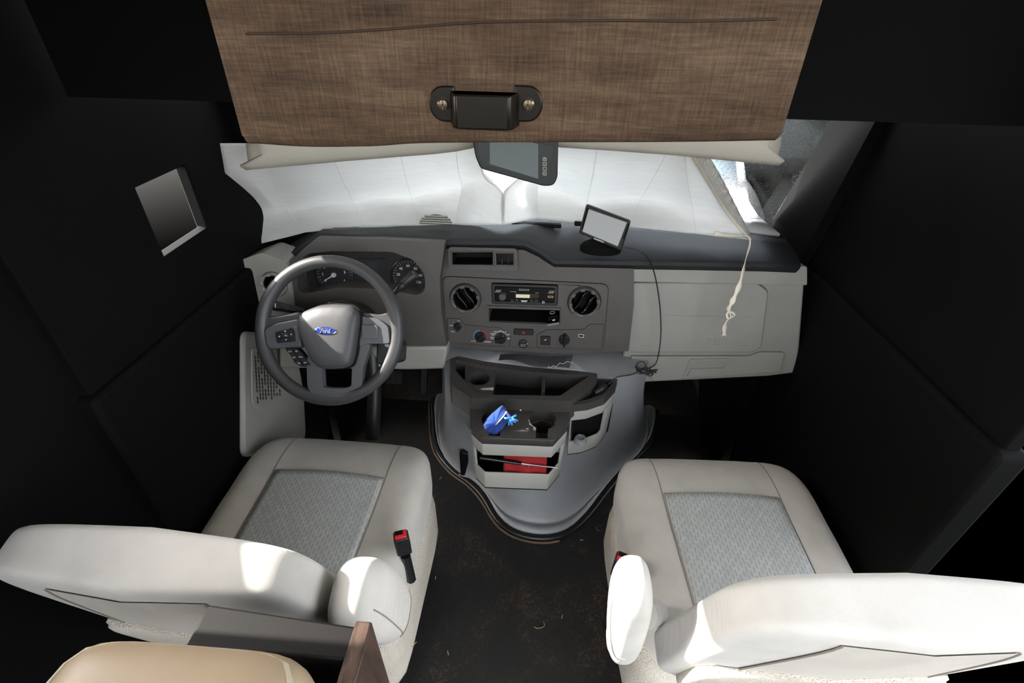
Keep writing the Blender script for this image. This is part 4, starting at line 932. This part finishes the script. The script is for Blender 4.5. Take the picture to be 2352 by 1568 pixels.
zp = [PFm.pt(*PFm.px(z5(*q), .024), dd) for q, dd in (((428, 688), .012), ((465, 650), .021), ((510, 610), .025), ((545, 568), .024), ((566, 530), .016))]
MB().tube(catmull(zp, 6), .0030, 8, flat=.5).build('zip_tape', plastic('brass_zip', (214, 186, 128), .4, 900, .8), pouch)
zq = [p+PFm.u*.004-PFm.v*.003-PFm.n*.001 for p in zp]; MB().tube(catmull(zq, 6), .0026, 6, flat=.5).build('zip_edge', flat('navy_tape', (16, 24, 60), .8), pouch)
LB = weave('light_blue_cloth', (70, 150, 222), 1200, .8, .3, .1, (40, 100, 180))
tb = [PFm.pt(*PFm.px(z5(*q), .024), .020+.002*i) for i, q in enumerate(((572, 540), (592, 565), (612, 590)))]
MB().tube(tb, .004, 8).build('tassel_loop', BLUE, pouch)
for k, q in enumerate(((555, 580), (600, 645), (628, 648), (655, 630), (672, 618), (655, 568))):
    e = PFm.pt(*PFm.px(z5(*q), .028), .026+.002*(k % 3)); ribbon([tb[-1], tb[-1].lerp(e, .5)+PFm.n*.003, e], .0022, LB, 'tassel_strand', pouch)
tag(MB().lathe(H(.622), [(.0026, 0), (.0028, .0015), (.0015, .003), (.0001, .003)], atZ(*z5(697, 506), .622).x, atZ(*z5(697, 506), .622).y, 10).build('crumb', CRM), 'tiny cream crumb on the dark console between the cup holders', 'crumb')
# remote control lying in the dash slot
def dpt(q, d): a = D.px(z4(*q), d); return D.pt(a[0], a[1], d)
f0, f1, k0_ = dpt((1308, 945), .032), dpt((1455, 922), .032), dpt((1218, 795), -.050)
ctr = (f0+f1)/2; rux = (f1-f0).normalized(); rl = (k0_-ctr); rv_ = (rl-rux*rl.dot(rux)).normalized(); RW = (f1-f0).length/2
ctr = ctr+rv_*.0355
RM = Fr(ctr, rux, rv_)
rem = thing('remote_control', ctr, 'slim black remote control sticking out of the dashboard slot', 'remote')
MB().prism(RM, rect(-RW, -.034, RW, .062, .004), -.006, 0).build('remote_body', BLKG, rem, bevel=.0015)
MB().prism(RM, rect(-RW*.97, -.0355, RW*.97, -.0335, .001), -.0065, .0004).build('end_cap', flat('silver_plastic', (150, 150, 150), .3, .5), rem)
MB().prism(RM, circ(0, .028, .009, .009, 24), 0, .0012, [circ(0, .028, .006, .006, 24)]).build('ring_key', GRYP, rem)
for k in range(8): MB().prism(RM, rect(-.010+.007*(k % 4)-.002, -.012+.014*(k//4)-.001, -.010+.007*(k % 4)+.002, -.012+.014*(k//4)+.0015), 0, .001).build('key', GRYP if k == 2 else TRAY, rem)
MB().prism(RM, circ(.003, -.018, .0045, .003, 16), 0, .0012).build('white_key', WHT, rem)
# rubber mesh liner scrap under the stack, with a loose thread
ml = thing('mesh_liner', atZ(1230, 835, .672), 'scrap of black open mesh shelf liner under the centre stack', 'mesh')
mpx = [(1146, 812), (1315, 815), (1312, 843), (1305, 848), (1230, 838), (1150, 830)]
def mesh_pt(u, v):
    top = Vector((1150+165*u, 814+4*u, 0)); bot = Vector((1146+160*u, 828+20*u-3*math.sin(u*9), 0)); p = top.lerp(bot, v); q = atZ(p.x, p.y, .690); q.z += .003*math.sin(u*7)+.002*v; return q
nu, nv_ = 46, 9
for i in range(nu+1): pass
m = MB()
for i in range(nu+1): m.tube([mesh_pt(i/nu, v/6) for v in range(7)], .0010, 4)
m.build('warp_cords', BLK, ml, kind='stuff')
m = MB()
for j in range(nv_+1): m.tube([mesh_pt(u/24, j/nv_) for u in range(25)], .0012, 4)
m.build('weft_cords', BLK, ml, kind='stuff')
th = [atZ(*z4(*q), .697) for q in ((1312, 1462), (1330, 1435), (1350, 1455), (1385, 1430), (1420, 1440), (1460, 1400), (1500, 1408), (1550, 1382), (1610, 1400))]
tag(MB().tube(catmull(th, 5), .0007, 5).build('loose_thread', WHT), 'loose white thread lying on the black mesh liner', 'thread')
# GPS navigator on the dash pad
gq = [(1346, 470), (1449, 509), (1427, 577), (1329, 536)]
gc = atY(1388, 523, 1.235); nrm = (CO-gc).normalized(); nrm = (nrm+Vector((-.10, -.25, -.28))).normalized()
gu = (Vector((1, .0, -.30))); gu = (gu-nrm*gu.dot(nrm)).normalized(); GF = Fr(gc, gu, nrm.cross(gu))
gps = thing('gps_navigator', gc+Vector((0, .02, -.06)), 'black portable navigation screen on a friction mount on the dash', 'navigator')
gpoly = rpoly(GF.poly(gq), .006)
gb_ = MB().prism(GF, gpoly, -.016, 0).build('housing', BLK, gps, bevel=.003)
gs = GF.poly([z2(708, 628), z2(1050, 748), z2(968, 962), z2(650, 828)])
MB().prism(GF, gs, -.001, .0006).build('screen', flat('screen_reflection', (168, 170, 170), .22, 0, .8), gps)  # pale grey paints the cabin's reflection on a switched-off screen
GT2 = GF.off(d=.0008); c = GT2.px(z2(797, 909)); text('brand_print', 'GARMIN', GT2, c[0], c[1], .0062, WHT, gps, wide=1.2)
for q in ([z2(690, 610), z2(706, 620), z2(655, 810), z2(640, 800)], [z2(1060, 755), z2(1075, 765), z2(1025, 900), z2(1012, 890)]): MB().prism(GF, ccw(GF.poly(q)), -.0005, .0008).build('bezel_strip', BLKG, gps)  # gloss black strips along the short sides of the bezel
mb_ = atY(1384, 566, 1.25)
mz = mb_.z-.012
MB().loft([[Vector((mb_.x-.001+rx*math.cos(t), 1.275+ry*math.sin(t), mz+h)) for t in [2*math.pi*k/24 for k in range(24)]] for rx, ry, h in ((.056, .034, -.012), (.058, .035, .0), (.050, .030, .010), (.03, .018, .02), (.02, .012, .05))]).build('friction_mount', JET, gps, smooth=60)
# power cable from the navigator to the plug in the side tray
cable = thing('power_cable', atZ(1485, 852, .68), 'thin black power cable hanging from the navigator to the console', 'cable')
cpts = [atY(x, y, Y) for x, y, Y in ((1436, 568, 1.262), (1462, 574, 1.252), (1482, 585, 1.245), (1497, 610, 1.262), (1506, 640, 1.262), (1513, 680, 1.262), (1517, 720, 1.258), (1518, 765, 1.25), (1514, 805, 1.235), (1506, 835, 1.225))]
tang = []
cx3 = atY(1484, 852, 1.20)
for k in range(46):
    t = k*.62; tang.append(cx3+Vector((.034*math.sin(t)*(.7+.3*math.sin(k*.37)), -.004*math.cos(k*.9), .011*math.cos(t*1.31+.5)+.004*math.sin(k*.5))))
ends = [atY(x, y, Y) for x, y, Y in ((1450, 860, 1.18), (1430, 863, 1.165), (1412, 868, 1.16), (1400, 880, 1.155), (1388, 889, 1.15))]
MB().tube(catmull(cpts+tang+ends, 4), .0018, 6).build('cord', BLK, cable, smooth=80)
lp_ = [cx3+Vector((-.02+.014*math.cos(t), -.004, .02+.018*math.sin(t))) for t in [i*.42 for i in range(15)]]
MB().tube(lp_, .0016, 6).build('cord_loop', BLK, cable, smooth=80)
pa, pb = atY(1392, 884, 1.148), atY(1366, 902, 1.128)
MB().tube([pa, pa.lerp(pb, .05), pa.lerp(pb, .6), pa.lerp(pb, .62), pb], [.009, .0115, .0125, .0105, .009], 16).build('charger_plug', BLK, cable, smooth=50)
# rear-view monitor hanging from the windshield
mq = [(1088, 318), (1284, 325), (1280, 418), (1250, 428), (1105, 386)]
mc = atY(1190, 370, 1.05); nm_ = (CO-mc).normalized(); nm_ = (nm_+Vector((.05, 0, -.18))).normalized()
mu_ = Vector((1, 0, -.12)); mu_ = (mu_-nm_*mu_.dot(nm_)).normalized(); MF = Fr(mc, mu_, nm_.cross(mu_))
mon = thing('mirror_monitor', mc+Vector((0, 0, -.05)), 'black rear-view mirror monitor hanging below the brown fabric panel', 'monitor')
mo = rpoly(MF.poly([(1080, 290), (1283, 310), (1281, 408), (1272, 426), (1250, 428), (1104, 388), (1092, 360)]), .008)
hs2 = MB().prism(MF, mo, -.030, 0).build('housing', BLK, mon, bevel=.004, seg=3)
mi = MF.poly([(1096, 300), (1271, 338), (1262, 395), (1264, 418), (1250, 417), (1108, 378), (1099, 350)]); MB().prism(MF, rpoly(mi, .003), -.001, .0012).build('mirror_glass', flat('mirror_dark_glass', (58, 64, 66), .10, .2, .8, .3), mon)
ms_ = MF.poly([(1125, 305), (1236, 330), (1236, 410), (1125, 376)]); MB().prism(MF, ms_, .0005, .0018).build('monitor_screen', flat('monitor_screen', (104, 112, 112), .16, 0, .8), mon)
MT = MF.off(d=.0014)
for y, s_ in ((365, 'M'), (376, 'v'), (387, '-'), (398, 'o')):
    p_ = rpoly(MT.poly([(1247, y-4), (1255, y-3.4), (1255, y+4.6), (1247, y+4)]), .001)
    MB().prism(MT, p_, -.0002, .0006, [inset(p_, .0007)]).build('key_outline', CRM, mon)
    c = MT.px((1251, y+.4)); text('key_print', s_, MT, c[0], c[1], .005, CRM, mon)
MB().tube([MF.pt(0, .03, -.028), MF.pt(0, .07, -.06), MF.pt(0, .10, -.12)], .010, 10).build('mount_arm', BLK, mon)

# ------------------------------------------------------------------ seats
def rbox(c, h, k=5.0, n=12, fn=None, rot=None):
    """rounded box; fn bends a point given in local coordinates"""
    m = MB(); idx = {}
    def vid(p):
        key = tuple(round(x, 5) for x in p)
        if key not in idx:
            idx[key] = len(m.v); q = Vector(p); l = (abs(q.x)**k+abs(q.y)**k+abs(q.z)**k)**(1/k); q = Vector((q.x/l*h[0], q.y/l*h[1], q.z/l*h[2]))
            if fn: q = Vector(fn(q))
            if rot: q = rot @ q
            m.v.append(q+Vector(c))
        return idx[key]
    for ax in range(3):
        for sg in (-1, 1):
            for i in range(n):
                for j in range(n):
                    q = []
                    for a, b in ((i, j), (i+1, j), (i+1, j+1), (i, j+1)):
                        t = [0, 0, 0]; t[ax] = sg; t[(ax+1) % 3] = -1+2*a/n; t[(ax+2) % 3] = -1+2*b/n; q.append(vid(t))
                    m.f.append(tuple(q) if sg > 0 else tuple(q[::-1]))
    return m
def seat(X, YF, name, label, side, arm_px, buckle_px, rz=0, ah=(.046, .068, .140), az=.75, at=20):
    """side: +1 when the aisle is to the right of the seat"""
    HW, HL, HZ, ZC = .265, .28, .085, .44; YC = YF-HL
    t = thing(name, (X, YC, 0), label, 'seat', 'front seats')
    Rz = Matrix.Rotation(rz, 3, 'Z'); O = Vector((X, YC, 0))
    def tr(m):
        m.v = [Rz @ (v-O) + O for v in m.v]; return m
    def cfn(q):
        bo = max(0, (abs(q.x)-.14)/.12); up = 1 if q.z > 0 else 0
        z = q.z + up*(.016*min(1, bo)*(1-max(0, abs(q.x)-.225)/.04*.5) - .022*max(0, (q.y-.12)/.15)**2 + .012*max(0, (q.y-.05)/.2)*(1 if q.y < .25 else 1))
        w_ = 1-.04*max(0, -q.y/HL)
        return (q.x*w_, q.y, z)
    tr(rbox((X, YC, ZC), (HW, HL, HZ), 5, 22, cfn)).build('seat_cushion', SEATF, t, smooth=80)
    def top(x, y, lift=0):
        s_ = max(0, 1-abs(x/HW)**5-abs(y/HL)**5)**.2; p = cfn(Vector((x, y, HZ*s_))); return Vector((X+p[0], YC+p[1], ZC+p[2]+lift))
    WI = .150
    tr(MB().grid(lambda u, v: top((-WI+2*WI*u)*(1.0-.01*(1-v)), -.26+(.118+.26-.008*(2*u-1)**2)*v, .0025+.004*math.sin(math.pi*u)), 20, 20)).build('seat_insert', INS, t, solid=.003, smooth=80)
    for sx in (-1, 1):
        pts = [top(sx*(WI+.004+.003*max(0, y/.27)), y, .0006) for y in [-.25+.5*k/26 for k in range(27)]]+[top(sx*.158, .262, 0), top(sx*.158, .272, 0)]
        tr(MB().tube(pts, .0011, 6)).build('seam', SEAM, t)
    tr(MB().tube([top(-WI+2*WI*k/16, .121-.008*(2*k/16-1)**2, .0008) for k in range(17)], .0012, 6)).build('seam', SEAM, t)
    # carpet skirt and base
    tr(rbox((X, YC-.03, .30), (HW+.006, HL-.035, .115), 9, 10)).build('carpet_skirt', CARP, t, smooth=60)
    for sx in (-1, 1): tr(MB().box((X+sx*.2, YC-.04, .095), (.05, .42, .19))).build('seat_rail', BLK, t, bevel=.006)
    # backrest, leaning back, narrower towards the top
    BH = .265; rec = R(16); Rx = Matrix.Rotation(rec, 3, 'X'); bc = (X, YC-.318, .705)
    def bfn(q):
        tz = (q.z+BH)/(2*BH); wk = 1-.07*tz; y = q.y*(1-.10*tz) - .015*max(0, 1-abs(q.x)/.24)*(1 if q.y < 0 else -.6)
        return (q.x*wk, y, q.z-.008*(q.x/.25)**2*tz)
    tr(rbox(bc, (.255, .044, BH), 7, 24, bfn, Rx)).build('backrest', SEATF, t, smooth=80)
    def bpt(x, z, sgn=-1, lift=.002):
        s_ = max(0, 1-abs(x/.255)**7-abs(z/BH)**7)**(1/7); p = Vector(bfn(Vector((x, sgn*(.044*s_+lift), z)))); return Rx @ p + Vector(bc)
    tr(MB().grid(lambda u, v: bpt((-.13+.26*u)*(1.25-.32*v), -.02+.255*v), 16, 14)).build('ribbed_back', SEATB, t, smooth=80)
    for sx in (-1, 1): tr(MB().tube([bpt(sx*.131*(1.25-.32*k/14), -.02+.255*k/14, -1, .0025) for k in range(15)], .0015, 6)).build('seam', SEAM, t)
    tr(rbox(Vector(bc)+Rx @ Vector((0, -.048, -.135)), (.215, .016, .125), 5, 10, None, Rx)).build('carpet_back', CARP, t, smooth=60)
    tr(MB().tube([bpt(-.2+.4*k/16, -.012-.01*(2*k/16-1)**2, -1, .004) for k in range(17)], .006, 6)).build('carpet_welt', CARP, t)
    # folded-up armrest on the aisle side
    ac = atZ(*arm_px, az); arm_rot = Matrix.Rotation(R(at), 3, 'X') @ Matrix.Rotation(R(-4 if side > 0 else -5), 3, 'Y')
    def afn(q):
        tz = (q.z+.15)/.30; return (q.x*(.86+.14*tz), q.y*(.72+.30*tz), q.z)
    ar = rbox(ac, ah, 2.8, 16, afn, arm_rot).build('armrest', SEATF, t, smooth=80)
    def apt(yy, z, lift=.0015):
        h_ = ah; s_ = max(0, 1-abs(yy/h_[1])**2.8-abs(z/h_[2])**2.8)**(1/2.8)
        return arm_rot @ Vector(afn(Vector((side*(h_[0]*s_+lift), yy, z)))) + Vector(ac)
    MB().tube([apt(-.045+.002*k, -.10+.016*k) for k in range(14)], .0008, 6).build('seam', SEAM, ar)
    MB().tube([apt(-.05+.007*k, -.085-.02*math.sin(k*.22)) for k in range(15)], .0008, 6).build('seam', SEAM, ar)
    hp_ = Vector((X+side*.24, YC-.22, .56)); MB().tube([hp_, hp_.lerp(ac, .45)], .028, 12).build('arm_pivot', SEATF, t, smooth=60)
    # belt buckle on a stalk
    b0 = atZ(*buckle_px, .585); bf = Fr(b0, (side*.35, .9, 0), (side*.10, -.05, 1)); bf = Fr(b0, (.94, .34*side, 0), (-.08*side, .1, 1))
    bb = MB().prism(bf, rect(-.017, -.055, .017, 0, .005), -.014, .014).build('belt_buckle', BLK, t, bevel=.005, seg=3)
    bt = Fr(b0+Vector((0, 0, .001)), bf.u, bf.n*-1); bt.n = bf.v
    MB().loft([[bt.o+bt.u*x+bt.v*y+bt.n*h for x, y in ((-.0135, -.011), (.0135, -.011), (.0135, .011), (-.0135, .011))] for h in (-.004, .0035)]).build('release_button', REDB, bb, bevel=.002)
    MB().loft([[bt.o+bt.u*x+bt.v*y+bt.n*h for x, y in ((-.0125, -.003), (.006, -.003), (.006, .009), (-.0125, .009))] for h in (.002, .0042)]).build('buckle_slot', VOIDM, bb)
    MB().tube([b0-bf.v*.07, b0-bf.v*.16], .012, 8).build('buckle_stalk', BLK, bb)
    return t
seat(-.535, 1.025, 'driver_seat', 'light grey cloth driver seat in front of the steering wheel', 1, (862, 1388), (920, 1228), R(-1))
seat(.520, 1.035, 'passenger_seat', 'light grey cloth passenger seat facing the glove box', -1, (1440, 1418), (1432, 1280), R(2), (.037, .050, .180), .685, 4)

# ------------------------------------------------------------------ dinette bench behind the driver seat
bn = thing('dinette_bench', (-.42, .2, 0), 'tan vinyl dinette bench with espresso board back at the lower left', 'bench')
e0 = atZ(852, 1441, 1.02); e1 = atZ(588, 1412, 1.02); e2 = atZ(826, 1500, 1.02); e3 = atZ(588, 1462, 1.02)
MB().prism(H(1.02), ccw([(e0.x-.012, e0.y), (e1.x-.06, e0.y+.012), (e1.x-.06, e0.y-.034), (e0.x-.012, e0.y-.034)]), -.80, 0).build('back_board', ESP, bn, bevel=.003)
MB().prism(H(1.022), ccw([(e0.x, e0.y+.006), (e0.x-.019, e0.y+.006), (e0.x-.019, e0.y-.40), (e0.x, e0.y-.40)]), -.90, 0).build('end_panel', WOOD, bn, bevel=.0025)
bx1 = atZ(770, 1540, 1.03).x
cu_ = rbox((bx1-.125, e0.y-.132, .985), (.12, .082, .115), 6, 14).build('bench_cushion', TANV, bn, smooth=80)
wt = []
for k in range(41):
    tt_ = 2*math.pi*k/40; ct, st_ = math.cos(tt_), math.sin(tt_); l = (abs(ct)**6+abs(st_)**6)**(1/6)
    wt.append(Vector((bx1-.125+.108*ct/l, e0.y-.132+.070*st_/l, 1.085)))
MB().tube(wt[:-1], .004, 6, True).build('welt', TANW, cu_)

# ------------------------------------------------------------------ bits on the floor and seats
CR_ = plastic('straw_crumb', (190, 170, 120), .8)
for k, (x, y) in enumerate(((950, 1481), (938, 1488), (1030, 1504), (1127, 1158), (1000, 1330), (1010, 1100), (905, 905), (980, 960), (1332, 1240), (1290, 1420))):
    p = atZ(x, y, .004); a = rnd.random()*3
    o = MB().tube([p, p+Vector((math.cos(a)*.006, math.sin(a)*.006, .0015)), p+Vector((math.cos(a)*.012, math.sin(a)*.012, 0))], .0012, 5).build('straw_bit', CR_)
    tag(o, 'tiny straw coloured bit lying on the black floor', 'debris', 'straw bits on the floor')
hp = [atZ(x, y, .004) for x, y in ((1226, 1438), (1232, 1442), (1244, 1441), (1251, 1435), (1248, 1428))]
tag(MB().tube(catmull(hp, 5), .0008, 5).build('curled_fibre', CR_), 'curled pale fibre on the floor between the seats', 'fibre')
hp = [atZ(x, y, .01) for x, y in ((1384, 1219), (1374, 1218), (1370, 1212), (1374, 1207), (1382, 1208))]
tag(MB().tube(catmull(hp, 5), .0009, 5).build('wire_loop', CHR), 'thin wire loop beside the passenger seat carpet', 'wire')
p = atZ(1525, 1179, .524); tag(MB().box((p.x, p.y, p.z), (.007, .006, .004)).build('wood_chip', CR_, bevel=.001), 'small tan chip on the passenger seat insert', 'chip')
